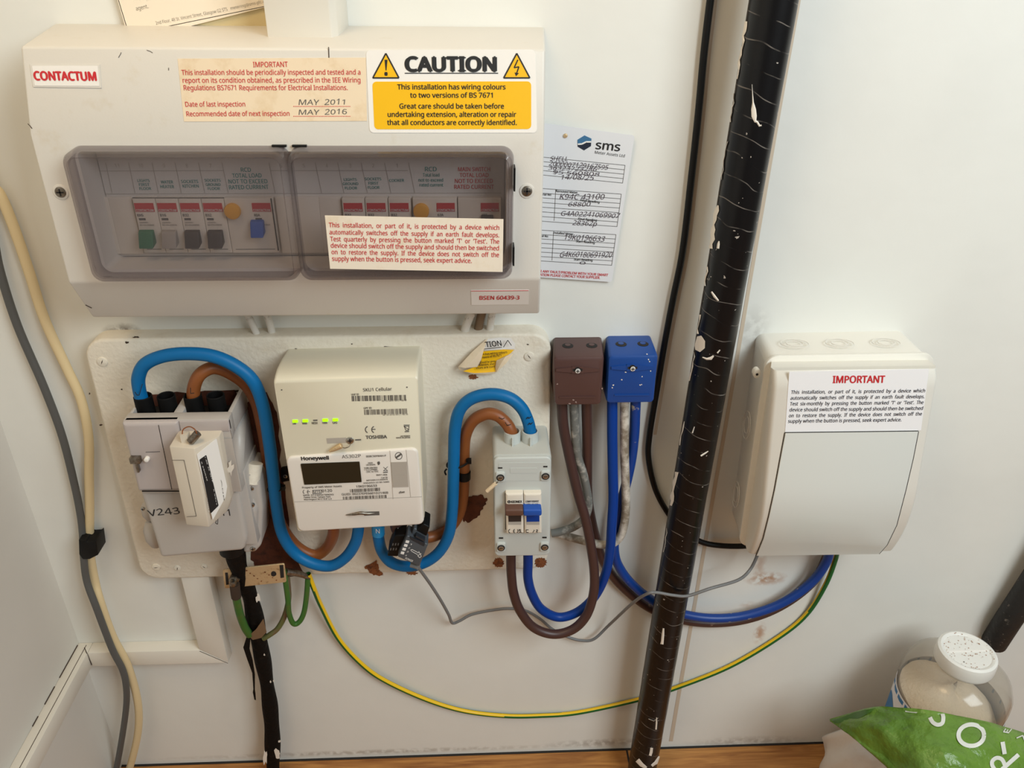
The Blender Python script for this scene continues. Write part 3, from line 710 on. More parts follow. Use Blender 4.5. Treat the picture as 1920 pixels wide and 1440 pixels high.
# painted-over fixing screws
for (px, py, r, sd) in ((192, 678, .0048, 1), (992, 668, .0048, 2), (293, 1063, .0045, 3), (333, 1065, .0036, 4), (383, 1062, .0034, 5)):
    x, z = a2(px, py, BD); mb = MB(); mb.disc(x, z, BD-.001, BD+.0011, r, 20, .0008)
    mb.k = 1; a = sd*1.1
    ca, sa = math.cos(a), math.sin(a); q = BD+.0012
    for s_ in (-1, 1):
        mb.poly([V(x+ca*r*.7-sa*.00025*s_*0, q, z+sa*r*.7), V(x-sa*.0004, q, z+ca*.0004), V(x-ca*r*.6, q, z-sa*r*.6), V(x+sa*.0004, q, z-ca*.0004)])
    part('painted_screw', mb, [M['cream_paint'], M['grime']], t)
# peeling caution label, curled away from the board
cl = thing('peeling_label', 'torn curling yellow caution label peeling off the top right of the board', 'label', at(905, 700, BD))
B1 = BD+.0006
mb = MB(); sheet(mb, [[at(910, 636, B1), at(935, 633, B1), at(958, 634, B1), at(966, 645, B1)], [at(908, 657, B1+.003), at(930, 656, B1), at(950, 655, B1), at(965, 654, B1)]]); part('white_top', mb, M['sticker_white'], cl)
mb = MB(); sheet(mb, [[at(905, 659, B1+.003), at(925, 657, B1+.0004), at(945, 655, B1), at(964, 656, B1+.001)], [at(903, 673, B1+.004), at(918, 671, B1+.001), at(935, 668, B1+.001), at(957, 663, B1+.003)], [at(900, 684, B1+.004), at(912, 682, B1+.001), at(928, 678, B1+.001), at(931, 676, B1+.002)],
     [at(880, 692, B1+.007), at(900, 690, B1+.003), at(915, 689, B1+.002), at(929, 687, B1+.002)], [at(868, 696, B1+.009), at(890, 700, B1+.006), at(910, 699, B1+.004), at(929, 697, B1+.004)]]); part('yellow_panel', mb, M['yellow'], cl)
mb = MB(); sheet(mb, [[at(914, 634, B1+.0012), at(911, 645, B1+.005), at(906, 660, B1+.007)], [at(885, 660, B1+.006), at(893, 668, B1+.010), at(902, 675, B1+.006)], [at(859, 688, B1+.008), at(872, 690, B1+.012), at(895, 688, B1+.006)]]); 
sheet(mb, [[at(963, 663, B1+.004), at(948, 668, B1+.005), at(931, 676, B1+.003)], [at(950, 680, B1+.007), at(938, 684, B1+.008), at(929, 686, B1+.004)], [at(930, 700, B1+.006), at(931, 697, B1+.006), at(929, 698, B1+.004)]])
sheet(mb, [[at(859, 688, B1+.008), at(864, 691, B1+.009)], [at(861, 693, B1+.008), at(870, 697, B1+.009)], [at(885, 702, B1+.007), at(890, 699.5, B1+.007)], [at(912, 702, B1+.005), at(912, 698.5, B1+.005)], [at(929, 700, B1+.004), at(929, 697, B1+.005)]])
part('curled_backing', mb, M['sticker_aged'], cl, 'curled pale back of the label')
tb = MB(); PK = PD(B1+.0042); txt(tb, 'TION', 911, 651, 941, 648, 10, PK, 0, .03, -.1); line(tb, PK, 908, 654.5, 941, 651, 1, 0)
for a in [('n has wiring colours', 906, 666, 951, 662, 4), ('rsions of BS 7671', 905, 672, 940, 668, 4)]: txt(tb, *a, PK, 0, .03)
PK2 = PD(B1+.0075)
for a in [('should be taken', 901, 681.5, 928, 679, 4), ('extension, alter', 898, 686.5, 927, 684, 4), ('ctors are corr', 893, 692, 928, 689, 4)]: txt(tb, *a, PK2, 0, .03)
pline(tb, PK, [(944, 651), (952, 638), (959, 648)], 1.2, 0)
part('printed_text', tb, M['ink'], cl)

# ---- short white-painted cables between consumer unit and board
def cable(name, pts, r, m, label, group=None, cat='cable', n=14, sub=7, stripe=None, sharp=60):
    mb = MB(); mb.tube([at(*p) for p in pts], r, n, sub, stripe); return solo(name, mb, m, label, cat, group, sharp=sharp)
cable('painted_cable', [(462, 585, .012), (474, 610, .012), (488, 640, .010)], .0032, M['white_painted'], 'leftmost of two paint-flaked cables leaving the fuse box above the service head', None)
cable('painted_cable', [(499, 585, .010), (507, 610, .010), (513, 640, .008)], .0033, M['white_painted'], 'second from left paint-flaked cable leaving the fuse box above the service head', None)
cable('painted_cable', [(885, 585, .012), (876, 605, .012), (866, 640, .010)], .0040, M['white_painted'], 'slanting paint-covered cable between fuse box and board, left of its neighbour', None)
cable('painted_cable', [(924, 580, .010), (920, 605, .010), (916, 640, .009)], .0034, M['white_painted'], 'upright paint-covered cable between fuse box and board, nearest the card', None)
cable('old_brown_cable', [(905, 582, .008), (899, 605, .008), (893, 640, .007)], .0040, M['olive'], 'short brown cable between the two painted cables right of centre under the fuse box', None)

# ================================================================= SERVICE HEAD (CUTOUT)
sh = thing('service_head', 'grey service cutout on the left of the board with fuse carrier and black sleeves', 'service head', (-.27, -.02, .396))
fd = .078; zt_ = .5655
xl, xr = at(231, 792, fd).x, at(428, 785, fd).x
zd = at(280, 919, fd).z
mb = MB()
# upper box: side walls, divider and front leave an open cable well on top
mb.box(xl, xr, BD, fd, zd-.004, .545); mb.box(xl+.008, xr+.0012, BD, .066, .415, zd+.01); mb.box(xl, xr, fd-.013, fd, .545, zt_)
xm = (at(345, 770, .05).x+at(338, 775, .06).x)/2
mb.box(xm-.004, xm+.004, BD+.012, fd-.012, .545, zt_-.001); mb.box(xr-.004, xr, BD, fd-.012, .545, zt_); mb.box(xl, xl+.003, BD+.02, fd-.012, .545, zt_-.001)
part('base', mb, M['grey_body'], sh, bev=.001)
mb = MB(); mb.box(xl+.003, xr-.004, BD+.0006, fd-.013, .5452, .5456); part('cable_well', mb, M['dark'], sh)
for px, py in ((271, 757), (313, 750), (364, 757), (405, 748)):
    p = at(px, py, .050); mb = MB(); r = .0079
    mb.lathe((p.x, p.y, 0), [(r, .540), (r, .5735), (r-.0006, .5742), (r-.0012, .5735), (r-.0014, .546)], 24, cap0=True, cap1=True)
    part('cable_sleeve', mb, M['black_rubber'], sh)
# upper left cover with rounded brow
c = C4(fd, (231, 793), (326, 791), (330, 918), (262, 920))
c = [(c[0][0], zt_), (at(336, 790, fd).x, zt_), (at(352, 918, fd).x, zd+.001), (c[3][0], zd+.001)]
mb = MB(); mb.slab(c, fd-.004, fd+.004, .002, .0035, 3); part('left_cover', mb, M['grey_lilac'], sh)
mb = MB(); PFc = PD(fd+.004); line(mb, PFc, 297, 797, 322, 918, 1.0); line(mb, PFc, 273, 848, 300, 847, .6); line(mb, PD(fd), 266, 921, 336, 921, 2.6, .0048); part('cover_seam', mb, M['dark'], sh)
# right half: recessed lip
mb = MB(); mb.slab(R4(at(336, 790, fd).x, xr, zt_-.012, zt_-.001), fd-.003, fd+.0012, .001, .0008, 2); part('right_brow', mb, M['grey_lilac'], sh)
# lower body with sloped shoulders
fb = .072
c = C4(fb, (262, 922), (447, 920), (463, 1012), (457, 1033), (301, 1047), (290, 1010))
mb = MB(); mb.slab(c, BD, fb, .004, .004, 3); part('lower_body', mb, M['grey_body'], sh)
# right flank of the upper body, running back to the board
# side bulges and ears with screws
mb = MB()
for px, py, rx, rz in ((283, 1000, .010, .018), (272, 958, .007, .012)):
    p = at(px, py, .045); mb.lathe((p.x+.004, p.y, p.z), [(.001, -rz), (rx*.7, -rz*.75), (rx, -rz*.3), (rx, rz*.3), (rx*.7, rz*.75), (.001, rz)], 18)
part('side_bulge', mb, M['grey_body'], sh)
c = C4(.056, (455, 892), (470, 886), (487, 905), (493, 955), (489, 1025), (478, 1037), (455, 1038))
mb = MB(); mb.slab(c, BD, .056, .003, .004, 3); part('clamp_flange', mb, M['grey_body'], sh)
c = C4(.062, (452, 930), (466, 932), (482, 958), (480, 1008), (452, 1014)); mb = MB(); mb.slab(c, BD, .062, .004, .005, 3); part('clamp_flange', mb, M['grey_body'], sh)
mb = MB(); p0, p1 = at(478, 868, .045), at(472, 905, .052); mb.tube([p0, (p0+p1)/2, p1], .0075, 18, 4); part('entry_spigot', mb, M['cream_paint'], sh)
for px, py in ((471, 916), (472, 947), (474, 1029)):
    d_ = .0622 if py == 947 else .0562
    x, z = a2(px, py, d_); screw(sh, x, z, d_, .0027)
x, z = a2(269, 952, .06); screw(sh, x, z, .062, .002)
mb = MB(); p = at(440, 1046, .05); mb.lathe((p.x, p.y, .393), [(.013, .012), (.013, .002), (.011, 0)], 24); part('bottom_gland', mb, M['black'], sh)
# fuse carrier
zT, zB = .5545, .470
def cring(z, k):
    xA = at(318, 846, .104).x; xB = at(366, 850, .107).x; xC = at(411, 815, .088).x
    return [V(xA-.0012*k, .066, z), V(xA-.0012*k, .103, z), V(xB-.002*k, .107, z), V(xC-.002*k+(.0 if k < .9 else -.006), .088-.004*k, z), V(xC-.002*k+(.0 if k < .9 else -.006), .066, z)]
mb = MB(); mb.rings([cring(zT, 0), cring(zB+.016, .85), cring(zB, 1)]); fc = part('fuse_carrier', mb, M['carrier'], sh, 'cream pull-out fuse carrier', bev=.0012)
A_, B_, C_ = cring(zT, 0)[2], cring(zT, 0)[3], cring(zB, 0)[2]
PS = Plane(A_, (B_-A_).cross(C_-A_));
if PS.n.y > 0: PS.n = -PS.n
mb = MB(); plate(mb, PS, [(369, 852), (406, 822), (426, 912), (423, 932), (399, 975)], .0002, .0006, .001); part('rating_label', mb, M['sticker_white'], fc, 'white label with black block')
mb = MB(); plate(mb, PS, [(374, 862), (387, 853), (410, 948), (395, 963)], .0006, .0008, .0008); part('rating_label', mb, M['ink'], fc)
tb = MB()
def vt(s, x0, y0, x1, y1, h, b=.02): txt(tb, s, x0, y0, x1, y1, h, PS, .001, b)
vt('100A', 392, 962, 387, 932, 6, .05); vt('TYPE 2', 406, 948, 400, 917, 6, .03); vt('415V  33  B8-1', 398, 904, 384, 857, 5); vt('SERIES 5', 388, 902, 377, 866, 5)
part('label_text', tb, M['white_print'], fc)
tb = MB(); vt('80A', 420, 939, 414, 899, 9, -.005); part('handwriting', tb, M['ink'], fc)
mb = MB(); PCf = PD(.1065); pline(mb, PD(.1045), [(322, 863), (345, 863), (368, 968), (350, 969)], .7, .001); part('carrier_seam', mb, M['ink_soft'], fc)
# tab, seal and wire on the carrier
pt_ = at(345, 828, .100); mb = MB(); mb.box(pt_.x-.003, pt_.x+.003, .092, .0985, zT-.001, zT+.008); part('carrier_tab', mb, M['carrier'], fc)
mb = MB(); a, b_ = at(357, 828, .1), at(371, 812, .098); mb.tube([a, (a+b_)/2, b_], .0034, 12, 3); part('seal', mb, M['dull_steel'], fc, 'crimped metal seal')
mb = MB(); mb.tube([at(342, 822, .098), at(343, 806, .095), at(355, 800, .095), at(366, 806, .1), at(369, 815, .1)], .0005, 8, 6); part('seal_wire', mb, M['brown_tail'], fc)
# lever catch on the left cover
mb = MB(); x, z = a2(252, 864, fd+.008); mb.box(x-.004, x+.005, fd+.003, fd+.009, z-.003, z+.003); mb.box(x-.0005, x+.0015, fd+.003, fd+.008, z-.013, z-.002); part('catch', mb, M['dull_steel'], sh, bev=.0005)
mb = MB(); mb.disc(x+.010, z, fd+.003, fd+.008, .0022, 14, .0008); part('catch_knob', mb, M['sticker_white'], sh)
tb = MB(); PW = PD(fb); txt(tb, 'V243', 279, 968, 338, 963, 12, PW, .0004, -.006, 0, .04); txt(tb, '.11', 410, 967, 432, 967, 12, PW, .0004, -.006); pline(tb, PW, [(409, 965), (408, 983), (404, 981), (409, 966)], .8); part('handwriting', tb, M['ink'], sh)
mb = MB(); pts = [at(434, 780, .07)]; 
# sellotape strip over the right side
PXR = Plane((xr+.0024, 0, 0), (1, 0, 0))
part('side_scuffs', (lambda m_: (blob(m_, 432, 878, 5, 12, 77, PD(fd-.002), .006, 14, .5), m_)[1])(MB()), M['paint_drip'], sh)

# ================================================================= ELECTRICITY METER
mt = thing('electricity_meter', 'cream electronic meter with dark display and green lights, centre of the board', 'electricity meter', (-.11, -.02, .443))
md = .078
c = C4(md, (512, 714), (783, 706), (782.5, 842), (534, 858))
mb = MB(); top = [at(512, 714, md), at(783, 706, md)]
zc = sum(p.z for p in top)/2
# body: curved brow at the top falling back to the board
cc = C4(md, (512, 713), (784, 706), (796, 975), (558, 997))
def mring(d, dz, ins=0): 
    q = [(cc[0][0]+ins, cc[0][1]+dz), (cc[1][0]-ins, cc[1][1]+dz), (cc[2][0]-ins, cc[2][1]+ins), (cc[3][0]+ins, cc[3][1]+ins)]
    return [V(x, d, z) for x, z in rrect(q, .003, 3)]
mb.rings([mring(BD, .0005), mring(.045, .0035), mring(.062, .004), mring(.071, .0025), mring(.0765, .0002), mring(md, -.002, .0004)]); part('upper_case', mb, M['meter_cream'], mt, sharp=50)
# lower cover stands a little prouder
lc = C4(.0805, (535, 858), (783, 840.5), (795.5, 984), (559, 998))
mb = MB(); mb.slab([lc[0], lc[1], lc[2], lc[3]], BD+.004, .0805, .006, .002, 3); low = part('lower_cover', mb, M['meter_white'], mt)
PM, PMl = PD(md), PD(.0805)
tb = MB()
txt(tb, 'SKU1 Cellular', 681, 734, 735, 732, 6, PM, .0003, .01)
txt(tb, 'HHF ID', 659, 741.5, 673, 741, 3.5, PM, .0003, .02); txt(tb, 'GPF ID', 682, 767, 697, 766.5, 3.5, PM, .0003, .02)
bars(tb, PM, 659, 742.5, 762.5, 740.5, 10, 1); bars(tb, PM, 682.5, 768.5, 764.5, 766, 9.5, 2, 40)
txt(tb, '00 1D 24 01 00 C1 9B 4F', 716, 753.5, 763, 752, 2.6, PM); txt(tb, '00 1D 24 02 00 C1 9B 50', 718, 779.5, 765, 778, 2.6, PM)
for (s_, x_) in (('C', 684), ('E', 696)):
    circ(tb, PM, x_+7, 805.5, 6, 1.6, .0003, 110, 250, 10)
line(tb, PM, 697.5, 805.2, 704, 805, 1.4)
txt(tb, 'TOSHIBA', 686, 823, 726, 821.5, 6, PM, .0003, .05)
txt(tb, 'UK190B001', 751, 819, 769, 818.5, 2.4, PM, .0003, .03); txt(tb, 'MADE IN JAPAN', 743, 822, 769, 821.5, 2.4, PM, .0003, .03)
pline(tb, PM, [(758, 799), (761, 807), (766, 807), (767, 799), (758, 799)], 1.1); line(tb, PM, 757, 797, 768, 797, 1); line(tb, PM, 757, 799, 767, 806, .8); line(tb, PM, 759, 809.5, 767, 809, 1.6)
for i, (s_, x_) in enumerate((('SW', 553), ('WAN', 572), ('MESH', 591), ('HAN', 610), ('GAS', 629))):
    wd = 4+1.6*len(s_); txt(tb, s_, x_-wd/2-1, 796-i*.4, x_+wd/2-1, 796-i*.4, 4, PM, .0003, .03)
line(tb, PM, 587, 788.3, 595, 788, 2.2)
for px, py in ((528, 731), (763, 726)): blob(tb, px, py, 1.6, 1.3, 3, PM, .0003, 8, .1)
part('printed_text', tb, M['ink_soft'], mt)
for px, py in ((553, 790), (572, 789.3), (609.5, 788), (628.5, 787.5)):
    mb = MB(); plate(mb, PM, [(px-5, py-2.3), (px+5, py-2.5), (px+5.3, py+2.5), (px-4.7, py+2.7)], 0, .0006); part('status_light', mb, M['led'], mt, 'lit green status light')
mb = MB(); plate(mb, PM, [(612, 822), (649, 820.5), (650, 830), (613.5, 831.5)], 0, .0003); part('seal_slot', mb, M['window_grey'], mt)
x, z = a2(656.5, 825.5, md); screw(mt, x, z, md, .0036, M['steel'])
mb = MB(); line(mb, PM, 666, 825, 677, 824.5, 2.0, .0006); part('seal_slot', mb, M['ink_soft'], mt)
mb = MB(); mb.tube([at(657, 832, md+.002), at(655, 837, md+.004), at(647, 840, md+.005), at(640, 838, md+.004)], .0004, 8, 5); part('seal_wire', mb, M['dull_steel'], mt)
mb = MB(); a, b_ = at(641, 835, md+.0045), at(618, 846, md+.0045); mb.tube([a, a+(b_-a)*.15, a+(b_-a)*.8, b_], lambda t_: .0012+.0014*math.sin(math.pi*min(1, t_*1.1+.15)), 12, 4); part('seal', mb, M['brass'], mt, 'crimped metal seal on a wire')
# display and lower print
mb = MB(); plate(mb, PMl, [(563.5, 870), (674, 866), (678, 904), (570.5, 909)], .0, .0007, .0006); part('display', mb, M['lcd'], low, 'dark unlit display')
mb = MB(); plate(mb, PMl, [(733, 867), (762.5, 866), (766, 913), (737, 914)], .0, .0005); line(mb, PMl, 734, 890.5, 764, 889.5, .6, .0006); part('window_grey', mb, M['window_grey'], low)
tb = MB(); txt(tb, 'Honeywell', 565, 863, 617, 861.5, 6.5, PMl, .0003, .05); part('printed_text', tb, M['ink'], low)
tb = MB(); txt(tb, 'AS302P', 641.5, 859.5, 677, 857.5, 6, PMl, .0003, -.005)
for a in [('BSBC50YW4H-P', 687, 857.5, 724, 856, 3.4), ('2020', 690, 869.5, 699, 869, 2.6), ('UK/2050PA', 687, 873, 704, 872.5, 2.6), ('5(100) 230V/50Hz', 683, 879, 708, 878, 2.8), ('1 Cl 2 C/P008A', 683, 882.5, 708, 881.5, 2.8), ('-25C to 55C', 686, 886, 710, 885, 2.8), ('BMY1-0EB', 706, 892, 726, 891.3, 2.6), ('Cat III', 715, 897, 727, 896.5, 2.6), ('IMP/VARH 0.5 EN50470', 687, 902, 727, 900, 2.4), ('EN62053-23 BS 5685', 682, 907, 730, 904.5, 2.4),
          ('19K0196633', 668, 914.5, 707, 912.5, 4.2), ('GUID: 00237EFE6601D2146B', 641, 929, 728, 925.5, 4), ('Property of SMS Meter Assets', 567, 916, 641, 913, 3.4), ('0120', 604, 923, 623, 922, 5), ('MFR: 01234567890XS', 569, 930, 626, 928.5, 2.6), ('Fielder Drive, Tamper Park', 570, 934, 620, 932.5, 2.6), ('Warrington M12 5UF 2.4', 570, 938, 622, 936.5, 2.6)]:
    txt(tb, *a, PMl, .0003, .015)
bars(tb, PMl, 656, 917.5, 713, 914.5, 6, 4, 34); bars(tb, PMl, 643, 931.5, 725, 928, 6, 5, 44)
for x_ in (568, 576): circ(tb, PMl, x_+3.5, 922.3, 3.4, 1, .0003, 110, 250, 8)
line(tb, PMl, 577, 922, 581, 921.8, .9); pline(tb, PMl, [(586, 919.5), (603, 918.7), (603, 925), (586.5, 926), (586, 919.5)], .8); txt(tb, 'M19', 588, 925, 601, 924.4, 5, PMl)
circ(tb, PMl, 747.5, 855, 6.4, 1.1); line(tb, PMl, 743, 858, 752, 851.5, 3.2); blob(tb, 710, 868.5, 2.6, 3.6, 9, PMl, .0003, 10, .15)
txt(tb, 'eflows', 748, 925.5, 759, 924, 4, PMl, .0003, .02, .2)
pline(tb, PMl, [(719, 876), (727, 883)], .7); pline(tb, PMl, [(727, 875), (719, 883), (727, 882.6)], .7); line(tb, PMl, 718.5, 886, 727, 885.3, 1.6)
part('printed_text', tb, M['ink_soft'], low)
mb = MB()
for q in ((731, 845, 737, 936), (761.5, 843.5, 770, 932.5)): line(mb, PMl, *q, .5)
line(mb, PMl, 552, 941, 791, 931.5, .6); part('panel_seam', mb, M['window_grey'], low)
mb = MB(); plate(mb, PMl, [(681, 960), (711, 959), (711.5, 966), (683, 967)], 0, .0003); part('seal_slot', mb, M['ink_soft'], low)
mb = MB(); mb.tube([at(649, 965.5, .0815), at(664, 964, .0835), at(676, 962, .083), at(690, 963, .082), at(702, 962, .0805)], lambda t_: .0004+.0012*math.sin(math.pi*t_), 10, 5); part('seal', mb, M['dull_steel'], low)

# ================================================================= ISOLATOR
iso = thing('isolator_switch', 'pale grey isolator box with brown and blue switch levers at the right of the board', 'switch', (.043, -.02, .39))
fi = .073; PIs = PD(fi)
c = C4(fi, (926, 857.5), (1034, 856.5), (1031, 1042), (928, 1043.5)); c2 = [(c[0][0]-.0002, .5175), (c[1][0]+.0004, .5175), (c[2][0], c[2][1]+.002), (c[3][0], c[3][1]+.002)]
mb = MB(); mb.slab(c2, BD, fi-.004, .004, .001, 2); part('back_box', mb, M['iso_grey'], iso)
c3 = [(c[0][0], .5165), (c[1][0], .5165), c[2], c[3]]
mb = MB(); mb.slab(c3, fi-.004, fi, .005, .0015, 3); ip = part('front_plate', mb, M['iso_plate'], iso)
mb = MB(); plate(mb, PIs, [(935, 868), (1025, 867.5), (1025.5, 901), (936, 902)], -.001, .0003, .002); plate(mb, PIs, [(956, 878), (1007, 877.5), (1007.5, 887), (957, 887.5)], 0, .0006, .001); part('raised_panel', mb, M['iso_plate'], ip)
for (px, py) in ((938, 893), (1022.5, 890.5), (939.5, 1024.5), (1021, 1023.5)):
    x, z = a2(px, py, fi); mb = MB(); mb.slab(R4(x-.0043, x+.0043, z-.0055, z+.0055), fi-.001, fi+.0022, .0016, .001, 2); fx = part('fixing_boss', mb, M['iso_plate'], ip)
    screw(ip, x, z, fi+.0022, .0028, M['steel'], slot='-', name='fixing_screw', washer=M['dark'])
    mb = MB(); line(mb, PIs, px-4, py-15.5, px+4, py-15.5, 2.6, .0004); part('fixing_slot', mb, M['dark'], ip)
mb = MB(); plate(mb, PIs, [(946.5, 925), (950, 925), (950, 993), (947.5, 993)], 0, .0003); part('cutout_gap', mb, M['dark'], ip)
for k, (xa, xb, mm, md_) in enumerate(((948, 981.3, 'tog_brown', 'tog_black'), (982, 1015.5, 'tog_blue', 'dk_blue_cable'))):
    fm = fi+.006
    cA = C4(fm, (xa, 926), (xb, 925.5), (xb+.8, 1000.5), (xa+1.5, 1001.5)); mb = MB(); mb.slab(cA, fi-.01, fm, .0008, .0022, 3); mo = part('switch_module', mb, M['module'], iso)
    PMo = PD(fm)
    mb = MB(); plate(mb, PMo, [(xa+5, 967), (xb-4, 967), (xb-4, 978), (xa+5.5, 978.5)], 0, .0004); part('lever_slot', mb, M[md_], mo)
    mb = MB(); plate(mb, PMo, [(xa+5, 978), (xb-4, 978), (xb-4, 984), (xa+5.5, 984)], 0, .0003); part('lever_slot', mb, M['window_grey'], mo)
    q = C4(fm+.009, (xa-1, 956.5), (xb+.3, 956), (xb+.5, 968), (xa-.5, 968.5)); mb = MB(); mb.slab(q, fm-.001, fm+.009, .002, .0015, 3); part('switch_lever', mb, M[mm], mo)
    tb = MB()
    if k == 0:
        circ(tb, PMo, 954.5, 941, 2.2, 1.1); line(tb, PMo, 951.5, 941, 957.5, 941, 1); txt(tb, 'KIONEX', 958.5, 943, 979, 942.5, 4.2, PMo, .0003, .05)
        circ(tb, PMo, 957, 996, 3.4, 1, .0003, 100, 260, 8); circ(tb, PMo, 966, 996, 3.4, 1, .0003, 100, 260, 8); line(tb, PMo, 962.5, 996, 965.5, 996, .9); txt(tb, 'UK', 970, 995.5, 977.5, 995.5, 3.2, PMo, .0003, .04); txt(tb, 'CA', 969.5, 999.2, 978, 999, 3, PMo, .0003, .04)
    else:
        txt(tb, 'CIMF100A02', 986, 942, 1010, 941.2, 3.2, PMo, .0003, .03); txt(tb, '100A  AC-22A', 987, 946.5, 1009, 946, 2.4, PMo); txt(tb, '230/400V', 987, 949.3, 1002, 949, 2.2, PMo); txt(tb, 'BS EN 60947-3', 987, 952.6, 1011, 952.2, 2.4, PMo)
        pline(tb, PMo, [(991, 993.5), (986.5, 993.5), (986.8, 998.5), (991, 998.5)], .9); pline(tb, PMo, [(999, 998.5), (1002, 995), (1001, 993.5)], .9); pline(tb, PMo, [(1005, 994), (1008, 993.5), (1008, 996), (1005, 996.5), (1008, 998.5)], .9)
    part('printed_text', tb, M['ink'], mo)
for px in (960.5, 994):
    p = at(px, 813, .046); mb = MB(); mb.lathe((p.x, p.y, 0), [(.0078, .512), (.0078, .5285), (.0066, .5285), (.0064, .516)], 22); mb.box(p.x-.0007, p.x+.0007, .0535, .0565, .512, .526); part('cable_collar', mb, M['iso_plate'], iso)
mb = MB(); mb.tube([at(936, 902, fi+.003), at(932, 905, fi+.004), at(929, 907, fi+.003)], .0005, 8, 4); part('seal_wire', mb, M['dull_steel'], iso)
mb = MB(); a, b_ = at(930, 906, fi+.003), at(913, 921, fi+.002); mb.tube([a, (a+b_)/2, b_], .0019, 8, 4); part('seal', mb, M['sticker_aged'], iso, 'pale crimped seal on a wire')

# ================================================================= CONNECTOR BLOCKS
def block(px, label, m, loc):
    (tl, tr, fl_, fr, bl, br) = px; d_ = .041
    t = thing('connector_block', label, 'connector block', loc)
    x0, x1 = at(*fl_, d_).x, at(*fr, d_).x; xb0, xb1 = at(*tl, 0).x, at(*tr, 0).x; zt_ = (at(*fl_, d_).z+at(*tl, 0).z)/2; zb_ = at(*bl, d_).z; y0, y1 = at(*bl, d_).x, at(*br, d_).x
    mb = MB(); rs = []
    for d, ins, dz in ((0, 0, 0), (d_-.003, 0, 0), (d_-.0008, .0008, 0), (d_, .0026, 0)):
        q = [(xb0+(x0-xb0)*min(1, d/d_), zt_), (xb1+(x1-xb1)*min(1, d/d_), zt_), (y1, zb_), (y0, zb_)]; rs.append([V(x, d, z) for x, z in rrect(inset(q, ins), .0032, 4)])
    mb.rings(rs); b = part('body', mb, m, t)
    P = PD(d_); w_ = fr[0]-fl_[0]; cx = (fl_[0]+fr[0])/2-2; cy = fl_[1]+21
    mb = MB(); plate(mb, P, [(cx-w_*.42, cy-2), (cx, cy-6), (cx+w_*.42, cy-2), (cx+w_*.42, cy+2.5), (cx, cy+6), (cx-w_*.42, cy+2.5)], -.001, .0013); plate(mb, P, [(cx-11, cy-6), (cx+11, cy-6), (cx+11, cy+6), (cx-11, cy+6)], 0, .0016, .0006)
    plate(mb, P, [(cx-w_*.36, cy+50.5), (cx+w_*.34, cy+50), (cx+w_*.34, cy+52), (cx-w_*.36, cy+52.5)], -.0005, .0009); part('raised_rib', mb, m, b)
    mb = MB(); plate(mb, P, [(cx-9, cy-2), (cx+9, cy-2.5), (cx+9, cy+2), (cx-9, cy+2.5)], 0, .0018); blob(mb, cx, cy, 6, 6, 1, P, .0018, 16, .02); part('screw_recess', mb, M['dark'], b)
    x, z = a2(cx, cy, d_); screw(b, x, z, d_+.0014, .0026, mat('bright_screw', (225, 225, 222), .3, .3))
    for fx in (.26, .74):
        xx = xb0+(xb1-xb0)*fx; mb = MB(); e = zt_+.0003; dd = .018
        mb.lathe((xx, -dd, 0), [(.0052, zt_-.0015), (.0052, e), (.0046, e+.0001)], 20); part('fixing_hole', mb, M['dark'], b)
        mb = MB(); mb.lathe((xx, -dd+.0012, 0), [(.0027, zt_), (.0027, e+.0004)], 16); part('fixing_hole', mb, m, b)
    return b
b = block(((1037, 630), (1129, 628), (1037, 673), (1133, 668), (1040, 761), (1127, 763)), 'dark brown cable connector block between the board and the blue block', M['dk_brown'], (.094, 0, .551))
mb = MB()
sp_ = mat('dull_specks', (150, 128, 120), .6)
for k, (px, py) in enumerate(((1075, 750), (1080, 754), (1068, 757), (1045, 720), (1129, 729))): mb = MB(); blob(mb, px, py, 1.8, 1.5, k, PD(.041), .0003, 9, .4); part('paint_speck', mb, sp_, b)
b = block(((1137, 628), (1221, 627), (1141, 669), (1235, 664), (1137, 757), (1226, 758)), 'royal blue cable connector block speckled with white paint', M['dk_blue'], (.143, 0, .551))
mb = MB()
for k, (px, py) in enumerate(((1213, 664), (1216, 674), (1173, 698), (1204, 706), (1220, 696), (1150, 722), (1200, 722), (1203, 721), (1148, 727), (1218, 678), (1166, 712))): mb = MB(); blob(mb, px, py, 1.3, 1.2, k, PD(.041), .0003, 9, .4); part('paint_speck', mb, M['paint_drip'], b)

# ================================================================= CABLES
def dep(pts, ds):
    """(px,py) list + a few (index, depth) knots -> (px,py,depth)"""
    out = []; ks = sorted(ds.items())
    for i, (x, y) in enumerate(pts):
        for (a, da), (b, db) in zip(ks[:-1], ks[1:]):
            if a <= i <= b: out.append((x, y, da+(db-da)*(i-a)/(b-a))); break
        else: out.append((x, y, ks[0][1] if i < ks[0][0] else ks[-1][1]))
    return out
RT_ = .0058
A = dep([(272, 778), (268, 757), (261, 730), (260, 706), (272, 683), (305, 668), (350, 663), (400, 668), (445, 688), (476, 717), (494, 765), (505, 830), (512, 890), (518, 945), (529, 1000), (552, 1036), (585, 1056), (620, 1061), (648, 1045), (666, 1018), (672, 990), (672, 965)], {0: .05, 3: .053, 7: .058, 9: .057, 12: .046, 15: .040, 20: .046, 21: .046})
a_ = cable('meter_tail_cable', A, RT_, M['blue_tail'], 'thick sky-blue cable arching from the service head down under the meter')
mb = MB(); PA = PD(.0595); pline(mb, PA, [(253, 735), (257, 741), (261, 741), (265, 727), (267, 720)], 1.2, 0); part('pen_mark', mb, M['ink'], a_)
